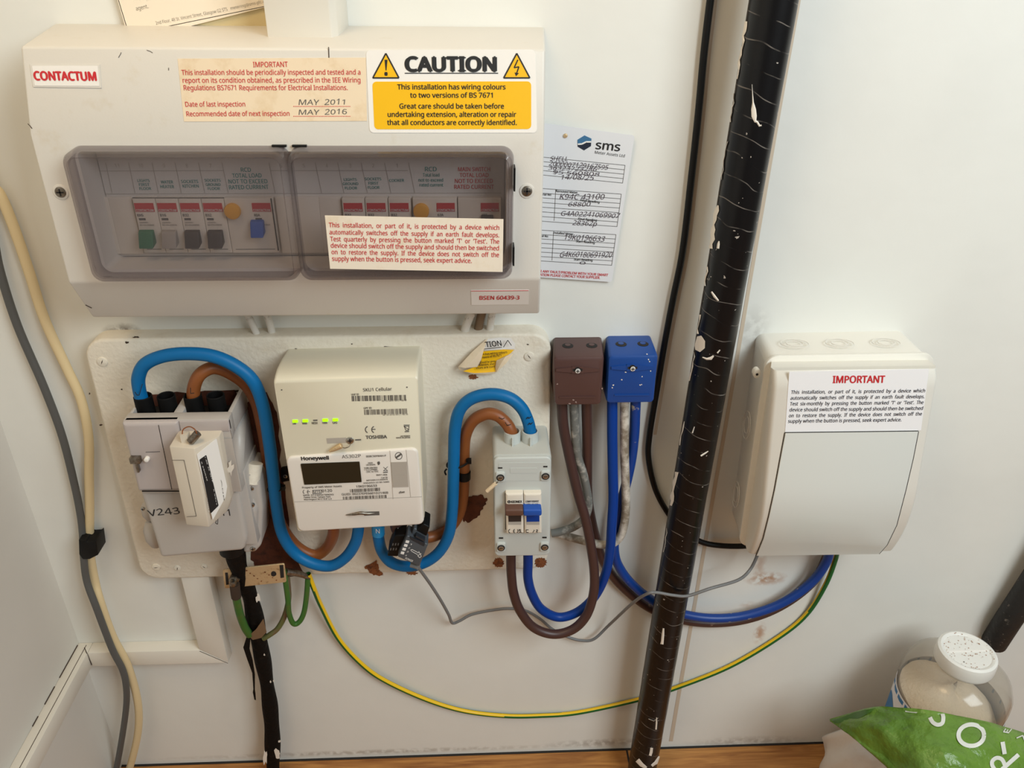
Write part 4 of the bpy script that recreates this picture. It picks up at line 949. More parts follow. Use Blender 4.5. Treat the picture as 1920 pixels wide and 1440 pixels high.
B = dep([(367, 782), (364, 757), (363, 730), (372, 706), (388, 693), (406, 690), (432, 700), (460, 720), (480, 752), (492, 800), (500, 850), (506, 905), (515, 950), (532, 994), (558, 1026), (590, 1041), (612, 1028), (624, 1005), (626, 980), (627, 960)], {0: .05, 3: .048, 5: .041, 8: .032, 11: .0265, 16: .028, 18: .046, 19: .046})
b_ = cable('meter_tail_cable', B, RT_, M['brown_tail'], 'thick brown cable from the service head passing behind the blue one to the meter')
mb = MB(); PA = PD(.0578); pline(mb, PA, [(357, 727), (357.5, 738), (364, 737)], 1.2, 0); part('pen_mark', mb, M['ink'], b_)
C = dep([(709, 965), (709, 985), (710, 1010), (717, 1035), (735, 1055), (765, 1062), (798, 1054), (825, 1033), (842, 1000), (848, 955), (850, 905), (851, 855), (853, 805), (862, 769), (885, 747), (921, 739), (955, 746), (978, 765), (990, 790), (995, 815), (996, 830)], {0: .046, 5: .040, 8: .040, 12: .038, 15: .042, 18: .046, 20: .046})
c_ = cable('meter_tail_cable', C, RT_, M['blue_tail'], 'thick sky-blue cable looping from under the meter up and over to the isolator')
mb = MB(); mb.tube([at(709, 978, .046), at(709, 990, .046), at(709.5, 1001, .0458)], .0066, 16, 3); part('end_sleeve', mb, mat('pale_blue_sleeve', (40, 140, 196), .3), c_, 'shiny pale blue sleeve marked N')
mb = MB(); txt(mb, 'N', 705, 1000, 712, 1000, 8, PD(.0533), 0, -.01); part('sleeve_letter', mb, M['white_print'], c_)
mb = MB(); PA = PD(.0522); pline(mb, PA, [(987, 786), (990, 782), (992, 785), (996, 781)], 1.2, 0); pline(mb, PA, [(990, 797), (993, 793), (995, 796), (999, 792)], 1.2, 0); part('pen_mark', mb, M['ink'], c_)
Dd = dep([(742, 965), (744, 985), (758, 1002), (785, 1009), (815, 1005), (842, 991), (860, 965), (868, 930), (870, 885), (870, 840), (874, 812), (888, 788), (912, 776), (932, 779), (948, 792), (957, 806), (961, 820), (962, 832)], {0: .046, 2: .040, 4: .027, 6: .0265, 9: .028, 12: .040, 15: .046, 17: .046})
d_ = cable('meter_tail_cable', Dd, RT_, M['brown_tail'], 'thick brown cable curving from the meter inside the blue loop to the isolator')
mb = MB(); mb.tube([at(743, 973, .046), at(744, 986, .0455), at(749, 998, .043)], .0068, 16, 3); part('end_sleeve', mb, M['dk_brown_cable'], d_, 'dark brown sleeve marked L')
mb = MB(); txt(mb, 'L', 746, 998, 752, 998, 8, PD(.0535), 0, -.01); part('sleeve_letter', mb, M['white_print'], d_)
mb = MB(); PA = PD(.0522); pline(mb, PA, [(935, 783), (941, 786), (946, 784)], 1.2, 0); pline(mb, PA, [(947, 792), (951, 798), (958, 796)], 1.2, 0); part('pen_mark', mb, M['ink'], d_)
RL = .0051
E_ = dep([(958, 1030), (958, 1055), (959, 1080), (963, 1112), (975, 1145), (1000, 1176), (1037, 1189), (1074, 1180), (1100, 1153), (1113, 1112), (1114, 1070), (1107, 1018), (1097, 970), (1085, 930), (1074, 885), (1062, 830), (1056, 795), (1054, 765), (1053, 745)], {0: .046, 6: .050, 9: .046, 12: .034, 15: .024, 18: .022})
e_ = cable('switch_cable', E_, RL, M['dk_brown_cable'], 'dark brown cable hanging in a deep loop from isolator up to the brown block')
F_ = dep([(990, 1030), (990, 1055), (990, 1085), (998, 1115), (1015, 1142), (1045, 1157), (1076, 1151), (1103, 1132), (1123, 1105), (1137, 1070), (1144, 1030), (1147, 985), (1150, 935), (1149, 880), (1148, 820), (1148, 770), (1148, 745)], {0: .046, 5: .036, 8: .034, 11: .0365, 14: .028, 16: .022})
f_ = cable('switch_cable', F_, RL, M['dk_blue_cable'], 'royal blue cable looping from the isolator up to the left side of the blue block')
G_ = dep([(1192, 745), (1191, 770), (1189, 815), (1183, 865), (1172, 915), (1160, 960), (1152, 1010), (1154, 1045), (1165, 1070), (1184, 1094), (1215, 1120), (1260, 1145), (1318, 1158), (1380, 1157), (1440, 1142), (1488, 1118), (1528, 1085), (1551, 1050), (1558, 1020)], {0: .022, 3: .018, 6: .0165, 14: .0165, 16: .017, 18: .022})
g_ = cable('block_to_enclosure_cable', G_, RL, mat('royal_blue_cable_scuffed', (2, 58, 138), .42, var=(70, .66, .72, (180, 170, 150))), 'royal blue cable sweeping behind the black pipe from the blue block to the enclosure')
H_ = dep([(1100, 745), (1100, 770), (1101, 820), (1101, 870), (1102, 930), (1109, 975), (1119, 1015), (1130, 1050), (1150, 1082), (1182, 1114), (1222, 1142), (1270, 1160), (1325, 1168), (1385, 1164), (1440, 1148), (1490, 1120), (1530, 1084), (1550, 1045)], {0: .022, 3: .014, 6: .0055, 15: .0055, 17: .008})
h_ = cable('block_to_enclosure_cable', H_, RL, mat('dark_brown_cable_scuffed', (74, 48, 42), .42, var=(70, .66, .72, (140, 110, 92))), 'dark brown cable running just under the blue one from the brown block towards the enclosure')
cable('paint_flecked_cable', dep([(1076, 745), (1077, 775), (1079, 820), (1084, 858), (1094, 890), (1101, 925), (1103, 950), (1095, 973), (1075, 988), (1050, 997), (1034, 1000)], {0: .022, 3: .022, 6: .020, 8: .017, 10: .016}), .0044, M['grey_painted'], 'grey cable with flaking white paint hanging from the brown block')
cable('paint_flecked_cable', dep([(1171, 745), (1171, 790), (1171, 850), (1173, 910), (1173, 960), (1166, 1000), (1150, 1018), (1128, 1021), (1100, 1015), (1068, 1007), (1045, 1000)], {0: .026, 3: .0265, 7: .0262, 8: .021, 9: .010, 10: .0055}), .0044, M['brown_painted'], 'brownish cable thick with white paint hanging from the blue block')
cable('coax_cable', dep([(1337, -30), (1332, 0), (1320, 100), (1310, 207), (1297, 327), (1280, 470), (1262, 560), (1246, 645), (1231, 735), (1218, 815), (1216, 860), (1228, 915), (1250, 958), (1280, 995), (1315, 1016), (1350, 1023), (1392, 1024), (1420, 1020)], {0: .005, 8: .005, 12: .005, 17: .012}), .0030, M['black'], 'thin black cable running down beside the black pipe and curving behind it')
# green and yellow earth cable
mb = MB(); L_ = [(578, 1076), (582, 1086), (589, 1105), (603, 1138), (635, 1198), (680, 1247), (725, 1278), (800, 1312), (870, 1333), (945, 1342), (1010, 1342), (1085, 1336), (1200, 1311), (1264, 1291), (1367, 1250), (1460, 1195), (1512, 1152), (1547, 1098), (1566, 1050), (1570, 1028)]
mb.tube([at(*p) for p in dep(L_, {0: .024, 2: .022, 4: .008, 8: .0035, 16: .004, 18: .012, 19: .02})], .0028, 16, 8, stripe=lambda j, n, u: 1 if (.68-.10*u < j/n < .955-.17*u) else 0)
solo('earth_cable', mb, [M['earth_green'], M['earth_yellow']], 'long green and yellow striped earth cable sagging across the wall behind the pipe', 'cable', sharp=80)
# grey sensor lead
S_ = dep([(777, 1052), (786, 1066), (806, 1094), (826, 1125), (841, 1152), (848, 1168), (862, 1164), (885, 1152), (924, 1144), (955, 1141), (985, 1145), (1012, 1160), (1036, 1180), (1064, 1194), (1090, 1201), (1114, 1198), (1143, 1171), (1186, 1131), (1214, 1113), (1232, 1111), (1262, 1116), (1290, 1117), (1333, 1103), (1383, 1088), (1405, 1070), (1418, 1046), (1424, 1025)], {0: .066, 5: .010, 8: .006, 12: .005, 16: .012, 17: .045, 18: .0615, 20: .0625, 22: .06, 24: .036, 26: .03})
cable('sensor_lead', S_, .0017, M['grey_cable'], 'thin twisted grey lead from the clip-on sensor wandering across the pipe to the enclosure', n=10)
# cables down the left edge
Wp = dep([(-150, -420), (-100, -60), (-62, 180), (-25, 330), (0, 365), (25, 424), (54, 508), (84, 600), (125, 690), (152, 750), (166, 820), (167, 890), (168, 945), (168, 1005), (170, 1045), (178, 1090), (188, 1128), (211, 1193), (240, 1250), (258, 1315), (259, 1370), (246, 1430), (232, 1470)], {0: .007, 13: .0085, 15: .012, 16: .019, 17: .0212, 19: .0212, 22: .018})
cable('yellowed_cable', Wp, .0044, M['white_cable'], 'yellowed white cable winding down the left side of the back wall to the floor')
Gp = dep([(-190, -420), (-60, 250), (-16, 430), (0, 508), (33, 611), (83, 727), (117, 819), (140, 910), (150, 960), (155, 1000), (157, 1045), (163, 1090), (181, 1140), (210, 1216), (230, 1256), (237, 1290), (236, 1332), (226, 1400), (214, 1462)], {0: .008, 6: .009, 9: .012, 10: .0185, 11: .021, 12: .027, 13: .0295, 15: .0295, 16: .026, 18: .022})
mb = MB(); mb.tube([at(*p) for p in Gp], .0036, 12, 7); solo('flat_grey_cable', mb, M['flat_grey'], 'dark grey flat cable beside the yellowed one on the left wall edge', 'cable')
t_ = at(165, 1028, .012)
mb = MB(); c = C4(.0235, (147, 1012), (160, 1014), (163, 1017), (177, 1016), (180, 1012), (184, 1041), (168, 1049), (155, 1049), (148, 1040)); mb.slab(c, .0035, .0235, .001, .001, 2); solo('tape_wrap', mb, M['black'], 'black tape wrapped round the two cables at the left edge', 'tape')
# incoming mains cable
Np = dep([(440, 1030), (446, 1060), (458, 1090), (470, 1122), (479, 1165), (488, 1212), (497, 1260), (504, 1306), (509, 1350), (511, 1395), (512, 1440), (513, 1475)], {0: .045, 3: .026, 6: .018, 11: .022})
mc = thing('mains_cable', 'thick taped black mains cable coming up from the floor under the service head', 'cable', at(512, 1440, .02))
mb = MB(); P_ = [at(*p) for p in Np]; mb.tube(P_, lambda t: .0088+.0006*math.sin(t*40)+.0006*math.sin(t*17+1), 16, 8); part('cable_body', mb, M['tarry'], mc)
mb = MB(); sheet(mb, [[at(462, 1195, .034), at(470, 1192, .036)], [at(456, 1214, .036), at(468, 1216, .037)], [at(463, 1235, .036), at(474, 1238, .036)], [at(473, 1262, .035), at(478, 1264, .034)], [at(475, 1292, .033), at(478, 1293, .032)], [at(474, 1298, .033), at(479, 1299, .032)], [at(477, 1312, .033), at(480, 1313, .033)]]); part('loose_tape', mb, M['tarry'], mc)
mb = MB(); sheet(mb, [[at(494, 1160, .040), at(500, 1185, .036)], [at(480, 1180, .039), at(490, 1196, .036)], [at(466, 1192, .036), at(474, 1200, .036)]]); part('loose_tape', mb, M['olive'], mc)
mb = MB()
for k, (px, py, rx, ry) in enumerate(((521, 1413, 6, 9), (498, 1420, 4, 12), (524, 1390, 2, 2), (507, 1278, 1.5, 3), (496, 1228, 1.5, 2), (513, 1276, 1.5, 2), (484, 1120, 4, 9))): 
    mb = MB(); blob(mb, px, py, rx, ry, 90+k, PD(.0315 if py > 1150 else .036), 0, 12, .5); part('paint_fleck', mb, M['paint_drip'], mc)
# earth clamp strip and the green bond wires
ec = thing('earth_clamp', 'tarnished brass earth strip with bolt below the service head', 'clamp', at(470, 1095, .04))
PE = PD(.041); mb = MB(); mb.slab(C4(.041, (417, 1069), (533, 1057), (537, 1092), (421, 1104)), .0395, .041, .002, .0005, 1); part('strip', mb, M['brass'], ec)
for q_ in ([(524, 1060), (531, 1059.5), (532.5, 1083), (526, 1084)], [(422, 1074), (427, 1074), (429, 1096), (424, 1097)]): mb = MB(); plate(mb, PE, q_, 0, .0003); part('slot', mb, M['dark'], ec)
mb = MB(); blob(mb, 513, 1076, 5, 5, 2, PE, .0003, 14, .05); part('hole', mb, M['dark'], ec)
x, z = a2(441, 1082, .041); mb = MB(); mb.disc(x, z, .041, .047, .0056, 6, .001); mb.disc(x, z, .047, .053, .0034, 14, .0008); p = at(441, 1090, .049); part('bolt', mb, M['dull_steel'], ec)
mb = MB(); 
for k in range(9): blob(mb, 462+k*7, 1070+(k*5) % 22, 1.6, 1.2, k, PE, .0003, 7, .4)
part('stamped_marks', mb, M['rust_board'], ec)
cable('bond_wire', [(441, 1096, .046), (442, 1110, .046), (444, 1126, .045), (450, 1152, .042), (459, 1176, .038), (468, 1190, .034)], .0042, M['green'], 'short thick green wire from the earth bolt tucked under the cable tape')
mb = MB(); mb.tube([at(440, 1095, .047), at(441, 1106, .0468), at(443, 1119, .0455)], .0052, 12, 3); solo('crimp_lug', mb, M['grime'], 'dark brown crimp sleeve just below the bolt of the brass strip', 'lug')
cable('bond_wire', [(494, 1197, .030), (506, 1190, .030), (521, 1178, .028), (534, 1154, .027), (541, 1124, .028), (540, 1098, .030), (538, 1080, .032)], .0030, mat('olive_green_insulation', (94, 98, 54), .5, var=(70, .45, .6, (110, 86, 62))), 'olive brown wire curving right from the mains cable up to the brass strip')
cable('bond_wire', [(532, 1070, .036), (536, 1094, .036), (540, 1125, .035), (542, 1150, .034), (550, 1169, .033), (561, 1166, .031), (570, 1148, .029), (575, 1115, .027), (577, 1085, .026)], .0029, M['green'], 'small green U-shaped wire linking the brass strip to the earth cable')
mb = MB(); mb.tube([at(536, 1072, .034), at(552, 1074, .03), at(568, 1078, .026), at(580, 1084, .024)], lambda t: .004-.0012*t, 10, 4); solo('earth_lug', mb, M['dull_steel'], 'grey metal lug joining the brass strip to the striped cable', 'lug')
# cable ties and clip
def ring_tie(name, c, ax, ra, rb, m, label, rr=.0011):
    u = Vector(ax[0]).normalized(); v = Vector(ax[1]).normalized(); mb = MB()
    pts = [c+u*ra*math.cos(t)+v*rb*math.sin(t) for t in [2*math.pi*i/16 for i in range(17)]]
    mb.tube(pts, rr, 8, 3); p = c+u*ra+v*0; mb.box(p.x-.002, p.x+.003, -p.y-.0015, -p.y+.003, p.z-.0022, p.z+.0022); return solo(name, mb, m, label, 'cable tie', 'cable ties')
ring_tie('cable_tie', at(516, 915, .042), ((1, 0, .12), (0, -1, 0)), .0068, .0068, M['black'], 'black cable tie round the blue cable left of the meter')
ring_tie('cable_tie', at(858, 868, .033), ((1, 0, .25), (0, -1, 0)), .0108, .0082, M['black'], 'black cable tie binding blue and brown cables together left of the isolator')
mb = MB(); mb.tube([at(870, 884, .029), at(870, 890, .029), at(870, 897, .0288)], .0066, 16, 2); solo('cable_tie', mb, M['black'], 'flat black band round the brown cable just below the slanted tie', 'cable tie', 'cable ties')
mb = MB(); mb.tube([at(838, 879, .036), at(834, 884, .037), at(836, 890, .036)], .0009, 8, 3); solo('cable_tie_tail', mb, M['black'], 'tiny curled black tie end poking out left of the blue cable', 'cable tie')
t = thing('cable_clip', 'black cable clip with a screw beside the left edge of the meter', 'clip', at(532, 890, BD))
mb = MB(); mb.slab(C4(.027, (525, 883), (541, 880), (543, 902), (527, 905)), BD, .027, .001, .0008, 2); part('clip_body', mb, M['black'], t)
x, z = a2(535, 893, .027); screw(t, x, z, .027, .0022)

# ---- clip-on current sensor
cs = thing('current_sensor', 'slate grey clip-on sensor with four white squares hanging under the meter', 'sensor', at(765, 1060, .045))
def quadbox(px, d1, back, r=.0015, b=.0012): mb = MB(); mb.slab(C4(d1, *px), d1-back, d1, r, b, 3); return mb
PX = PD(.071)
part('sensor_body', quadbox([(763, 1004), (803, 1021), (786, 1063), (745, 1044)], .071, .016), M['slate'], cs)
part('sensor_jaw', quadbox([(740, 1004), (762, 1003), (746, 1044), (726, 1043)], .064, .022), M['black'], cs)
part('sensor_latch', quadbox([(776, 990), (800, 1001), (799, 1018), (770, 1006)], .066, .018), M['slate'], cs)
part('sensor_latch', quadbox([(794, 982), (806, 988), (800, 1006), (780, 995)], .067, .02), M['black'], cs)
mb = MB(); mb.slab(C4(.0712, (768, 1006), (797, 1018), (795, 1024), (770, 1011)), .070, .0716, .0005); mb.slab(C4(.0715, (780, 1004), (797, 1013), (796, 1016), (779, 1007)), .066, .0715, .0005); part('grip_recess', mb, M['slate_dk'], cs)
mb = MB()
for k in range(4): x_, y_ = 763.8-k*3.03, 1016-k*-7.0; plate(mb, PX, [(x_-2.4, y_-2.9), (x_+3.8, y_-1.6), (x_+2.4, y_+2.8), (x_-3.8, y_+1.4)], 0, .0003)
part('range_marks', mb, M['white_print'], cs)
tb = MB(); 
for k, s_ in enumerate('1234'): x_, y_ = 768-k*3, 1021-k*-7; txt(tb, s_, x_, y_, x_+3, y_+1.2, 3, PX)
txt(tb, 'POWER', 759, 1048, 773, 1054, 4, PX, .0003, .02)
pline(tb, PX, [(770, 1031), (773, 1030.5), (785, 1037)], .7); pline(tb, PX, [(770, 1031), (772, 1034), (783, 1040)], .7); pline(tb, PX, [(785, 1034), (790, 1043), (787, 1046), (783, 1042), (790, 1038)], .8); part('printed_text', tb, M['white_print'], cs)
mb = MB(); PJ = PD(.064)
for i in range(3):
    for j in range(2): x_, y_ = 733+i*5-j*-4, 1030-j*9-i*.2; plate(mb, PJ, [(x_-1, y_-2), (x_+1.2, y_-2), (x_+.4, y_+2), (x_-1.8, y_+2)], 0, .0003)
part('range_marks', mb, M['ink_soft'], cs)
mb = MB(); mb.tube([at(770, 1058, .063), at(778, 1060, .064), at(785, 1063, .066)], .0032, 12, 3); part('strain_relief', mb, M['grey_cable'], cs)

# ================================================================= BLACK PIPE
ptop, pbot = at(1461, -60, .040), at(1204, 1440, .040)
dirp = (ptop-pbot)/(ptop.z-pbot.z)
p0 = pbot-dirp*pbot.z; 
pp = thing('waste_pipe', 'thick glossy black taped pipe running from floor to top, splashed with white paint', 'pipe', (p0.x, p0.y, 0))
mb = MB(); n_ = 64; rp = .0176
rs = []
rn = random.Random(3)
for i in range(n_+1):
    zz = i/n_*1.15; c = p0+dirp*zz; q = rp*(1+rn.uniform(-.008, .008))
    rs.append([c+Vector((q*math.cos(a), q*math.sin(a), 0)) for a in [2*math.pi*k/40 for k in range(40)]])
mb.rings(rs); part('pipe_body', mb, M['pipe'], pp, sharp=70)
def onpipe(px, py, off=.0004):
    r = ray(px, py); ax = dirp.normalized(); o = CAM-p0
    a = r-ax*r.dot(ax); b = o-ax*o.dot(ax); R = rp*1.004+off
    A_, B_, C_ = a.dot(a), 2*a.dot(b), b.dot(b)-R*R; dsc = B_*B_-4*A_*C_
    if dsc < 0: tt = -B_/(2*A_)
    else: tt = (-B_-math.sqrt(dsc))/(2*A_)
    return CAM+r*tt
mb = MB()
def drip(pts, w):
    mb = MB()
    L, R_ = [], []
    for i, (x, y) in enumerate(pts):
        a = pts[max(i-1, 0)]; b = pts[min(i+1, len(pts)-1)]; dx, dy = b[0]-a[0], b[1]-a[1]; l = math.hypot(dx, dy) or 1; k = w[i]/2
        L.append((x-dy/l*k, y+dx/l*k)); R_.append((x+dy/l*k, y-dx/l*k))
    for i in range(len(pts)-1): 
        b = len(mb.v)
        mb.v += [onpipe(*L[i]), onpipe(*pts[i], .0009), onpipe(*R_[i]), onpipe(*R_[i+1]), onpipe(*pts[i+1], .0009), onpipe(*L[i+1])]
        mb.face((b, b+1, b+4, b+5)); mb.face((b+1, b+2, b+3, b+4))
    part('paint_drip', mb, M['paint_drip'], pp)
drip([(1410, 158), (1411, 175), (1412, 192), (1413, 205), (1414, 218), (1416, 228)], [.8, 1.5, 3, 9, 10, 4]); drip([(1415, 227), (1420, 229), (1424, 236), (1428, 235)], [5, 4, 4, 3])
drip([(1244, 1178), (1243, 1190), (1242, 1202), (1241, 1208)], [3, 5, 5, 6]); drip([(1231, 1345), (1231, 1355), (1230, 1368)], [1.5, 3, 3]); drip([(1222, 1402), (1221, 1410), (1219, 1417)], [5, 5.5, 5])
drip([(1311, 630), (1313, 640), (1312, 650), (1308, 658)], [8, 18, 20, 10]); drip([(1317, 670), (1325, 673), (1333, 672), (1338, 667)], [2, 4, 6, 3]); drip([(1334, 547), (1340, 556), (1347, 564)], [3, 5, 3])
drip([(1345, 662), (1350, 656)], [3, 2]); drip([(1298, 812), (1302, 800)], [2.5, 1.5]); drip([(1314, 855), (1322, 850), (1328, 846)], [3, 3, 1.5]); drip([(1216, 1348), (1226, 1352), (1234, 1346)], [1, 1, 1])
drip([(1348, 452), (1347, 458), (1346, 466)], [2, 5, 5]); drip([(1195, 1425), (1203, 1434), (1212, 1440)], [9, 8, 5]); drip([(1236, 1418), (1230, 1430), (1222, 1436)], [3, 7, 5])
rn = random.Random(5)
def edge(y): return 1401-.155*y+2
for (ya, yb, wd) in ((40, 150, 6), (175, 235, 2), (265, 345, 2.5), (385, 470, 9), (500, 545, 3), (590, 635, 4), (660, 715, 3), (790, 840, 2.5), (885, 950, 8), (990, 1040, 1.4)):
    y = ya; pts = []; ws = []
    while y < yb: pts.append((edge(y)+rn.uniform(0, 3), y)); ws.append(wd*rn.uniform(.3, 1)); y += 9
    drip(pts, ws)
# second pipe, right edge
mb = MB(); P_ = [at(1864, 1204, .008), at(1890, 1163, .017), at(1925, 1110, .019), at(1995, 1003, .022), at(2110, 830, .022), at(2300, 540, .022)]; mb.tube(P_, .0142, 24, 8)
t = solo('black_pipe_stub', mb, mat('rough_black_pipe', (30, 28, 27), .6, bump=(90, .8, .002), var=(120, .62, .7, (120, 112, 104))), 'slanting rough black pipe at the right edge behind the white-capped tub', 'pipe')

# ================================================================= WHITE ENCLOSURE
en = thing('enclosure', 'white plastic enclosure with hinged door and printed safety notice right of the pipe', 'enclosure', (.345, 0, .378))
dm = .042
k0 = [a2(1418, 625, 0), a2(1697, 620, 0), None, None]
q0 = [k0[0], k0[1], (.425, .386), (.276, .384)]
q1 = [a2(1434, 664, dm), a2(1752, 659, dm), (a2(1676, 1036, .058)[0]+.001, .383), (a2(1383, 1019, dm)[0], .381)]
mb = MB(); mb.rings([[V(x, 0, z) for x, z in rrect(q0, .008, 5)], [V(x, dm-.001, z) for x, z in rrect(inset(q1, .0025), .010, 5)]]); bb = part('back_box', mb, M['rcd_white'], en)
mb = MB()
for px, py in ((1490, 641), (1575, 639), (1662, 639)):
    p = at(px, py, .024); rr = .0105
    for r_ in (.0105, .0062):
        pts = [V(p.x+r_*1.25*math.cos(t), -p.y+r_*.85*math.sin(t), zt_) for t in [2*math.pi*i/24 for i in range(25)] for zt_ in [k0[0][1]+(q1[0][1]-k0[0][1])*.57+.0012]]
        mb.tube(pts, .00035, 6, 1)
part('knockout', mb, M['cu_plastic'], bb)
mb = MB()
for (py_, zz) in ((742, .515), (938, .43)):
    for r_ in (.010, .006):
        x_ = (q0[0][0]+q1[0][0])/2+(.605-zz)/.22*.005-.0012
        mb.tube([V(x_, .021+r_*1.0*math.cos(t), zz+r_*1.5*math.sin(t)) for t in [2*math.pi*i/24 for i in range(25)]], .00035, 6, 1)
part('knockout', mb, M['cu_plastic'], bb)
# lid: rim, domed frame
fm_ = .084
q2 = [a2(1452, 700, fm_), a2(1764, 694, fm_), (a2(1712, 935, fm_)[0], .44), (a2(1405, 960, fm_)[0], .44)]
def qlid(tt):  # tt 0 rim, 1 face
    return [tuple(Vector(q1[i])*(1-tt)+Vector(q2[i])*tt) for i in range(2)]
rim = [V(x, dm, z) for x, z in rrect(q1, .012, 6)]
rim2 = [V(x, dm+.004, z) for x, z in rrect(q1, .012, 6)]
mb = MB(); mb.rings([rim, rim2]); part('lid_rim', mb, M['rcd_white'], en, bev=.0008)
# face profile: depth as function of height, curving back at the bottom
zt2, zb2 = (q2[0][1]+q2[1][1])/2, .3815
def xs_at(z):  # left and right edges of the face
    u = (zt2-z)/(zt2-zb2)
    xl_ = (1-u)*q2[0][0]+u*(a2(1403, 1042, .058)[0]); xr_ = (1-u)*q2[1][0]+u*(a2(1675, 1036, .058)[0]); return xl_, xr_
def dep_at(z):
    u = (zt2-z)/(zt2-zb2)
    if u < .02: return fm_-.004*(1-u/.02)
    return fm_ - (0 if u < .55 else .026*((u-.55)/.45)**2)
rows = []; NZ = 26
inn = inset(q1, .006)
for i in range(NZ+1):
    u = i/NZ; z = zt2-(zt2-zb2)*u; xl_, xr_ = xs_at(z); d = dep_at(z)
    zi = inn[0][1]-(inn[0][1]-inn[3][1])*u; il = inn[0][0]+(inn[3][0]-inn[0][0])*u; ir = inn[1][0]+(inn[2][0]-inn[1][0])*u
    b_ = .004; rows.append([V(il, dm+.003, zi), V(xl_, d-b_*1.4, z), V(xl_+b_*.35, d-b_*.4, z), V(xl_+b_, d, z), V(xr_-b_, d, z), V(xr_-b_*.35, d-b_*.4, z), V(xr_, d-b_*1.4, z), V(ir, dm+.003, zi)])
mb = MB(); sheet(mb, rows); 
mb.poly(rows[0]); mb.poly(list(reversed(rows[-1])))
lidp = part('lid', mb, M['rcd_white'], en, sharp=50)
# hinged door on the curved face
PDn = lambda z: dep_at(z)
dl = [(1472, 812), (1463, 860), (1452, 920), (1441, 970), (1431, 1010), (1418, 1042)]; dr = [(1722, 809), (1712, 860), (1698, 920), (1681, 985), (1663, 1022), (1648, 1039)]
def solve(px, py, off):
    d = fm_
    for _ in range(12): d = dep_at(max(at(px, py, d).z, zb2))+off
    return at(px, py, d)
def densify(pl):
    out = []
    for a, b in zip(pl[:-1], pl[1:]):
        for k in range(3): out.append((a[0]+(b[0]-a[0])*k/3, a[1]+(b[1]-a[1])*k/3))
    return out+[pl[-1]]
DL, DR = densify(dl), densify(dr)
mb = MB(); sheet(mb, [[solve(*a, -.001), solve(a[0]+.3, a[1], .0010), solve(a[0]+1.5, a[1], .0016), solve(b[0]-1.5, b[1], .0016), solve(b[0]-.3, b[1], .0010), solve(*b, -.001)] for a, b in zip(DL, DR)])
mb.poly([solve(1472, 812, -.001), solve(1472.3, 812, .0010), solve(1473.5, 812, .0016), solve(1720.5, 809, .0016), solve(1721.7, 809, .001), solve(1722, 809, -.001)])
part('door', mb, M['door_white'], en, 'smooth white hinged door')
mb = MB()
for pl_, w_ in ((DL, 1.6), (DR, -1.2)):
    sheet(mb, [[solve(a[0]-w_, a[1], .0004), solve(a[0], a[1], .0006)] for a in pl_])
sheet(mb, [[solve(1471, 810.4, .0004), solve(1722, 807.4, .0004)], [solve(1471, 812, .0005), solve(1722, 809, .0005)]])
part('door_gap', mb, M['dark'], en)
PN = PD(fm_)
mb = MB(); plate(mb, PN, [(1480, 697), (1742, 692), (1727, 807), (1472, 810)], 0, .0004); nt_ = part('notice', mb, M['sticker_white'], en, 'white safety notice')
nt_.data.materials[0] = mat('bright_label', (244, 243, 244), .4)
tb = MB(); txt(tb, 'IMPORTANT', 1561, 718, 1659, 717.5, 13, PN, .0006, .045, -.17); part('notice_heading', tb, M['red'], nt_)
tb = MB()
for a in [('This  installation,  or  part  of  it,  is  protected  by  a  device  which', 1483, 738.5, 1734, 735.5), ('automatically  switches  off  the  supply  if  an  earth  fault  develops.', 1482, 749.5, 1733, 746.5), ("Test  six-monthly  by  pressing  the  button  marked  'T'  or  'Test'.  The", 1481, 760.3, 1731, 757.5),
          ('device should switch off the supply and should then be switched', 1480, 771.5, 1730, 768.5), ('on  to  restore  the  supply.  If  the  device  does  not  switch  off  the', 1479, 782.5, 1728, 779), ('supply when the button is pressed, seek expert advice.', 1477.5, 792.8, 1690, 790)]:
    txt(tb, *a, 6.4, PN, .0006, .013, -.06)
part('printed_text', tb, mat('notice_ink', (40, 42, 60), .6), nt_)
p = at(1421, 702, .05); mb = MB(); mb.rings([[V(p.x+.003*math.cos(a)*(1.3 if math.cos(a) < 0 else 1), dm+.001, p.z+.0048*math.sin(a)) for a in [2*math.pi*i/14 for i in range(14)]], [V(p.x+.003*math.cos(a)*(1.3 if math.cos(a) < 0 else 1), dm+.007, p.z+.0048*math.sin(a)) for a in [2*math.pi*i/14 for i in range(14)]]]); part('hinge_lug', mb, M['rcd_white'], en, bev=.0006)
mb = MB(); mb.disc(p.x-.0004, p.z-.0005, dm+.006, dm+.0074, .0012, 10); part('lug_hole', mb, M['dark'], en)
mb = MB(); blob(mb, 1440, 817, 1.6, 3, 4, PD(.068), 0, 9, .3); part('dirt_speck', mb, M['dark'], en)

# ================================================================= FLOOR ITEMS
bt = thing('plastic_tub', 'clear plastic tub of beige powder with a speckled white screw cap, right corner', 'tub', (.536, -.078, 0))
BX, BY = .536, -.078
prf = [(.052, .001), (.056, .006), (.0565, .182), (.0574, .196), (.0570, .207), (.053, .218), (.045, .226), (.036, .231), (.030, .234), (.0285, .240)]
mb = MB(); th = .0012
outer = prf; inner = [(r-th, z+ (th if i == 0 else 0)) for i, (r, z) in enumerate(prf)]
mb.lathe((BX, BY, 0), outer+inner[::-1], 48, True, True); part('tub_body', mb, M['clear_plastic'], bt, 'clear plastic')
mb = MB(); mb.lathe((BX, BY, 0), [(.0290, .234), (.0303, .236), (.0308, .2385), (.0308, .249), (.0298, .2525), (.0272, .254), (.0250, .2534), (.0238, .2524)], 48); cp = part('cap', mb, mat('cap_white', (230, 228, 222), .35), bt, 'white screw cap')
mb = MB(); rn = random.Random(11)
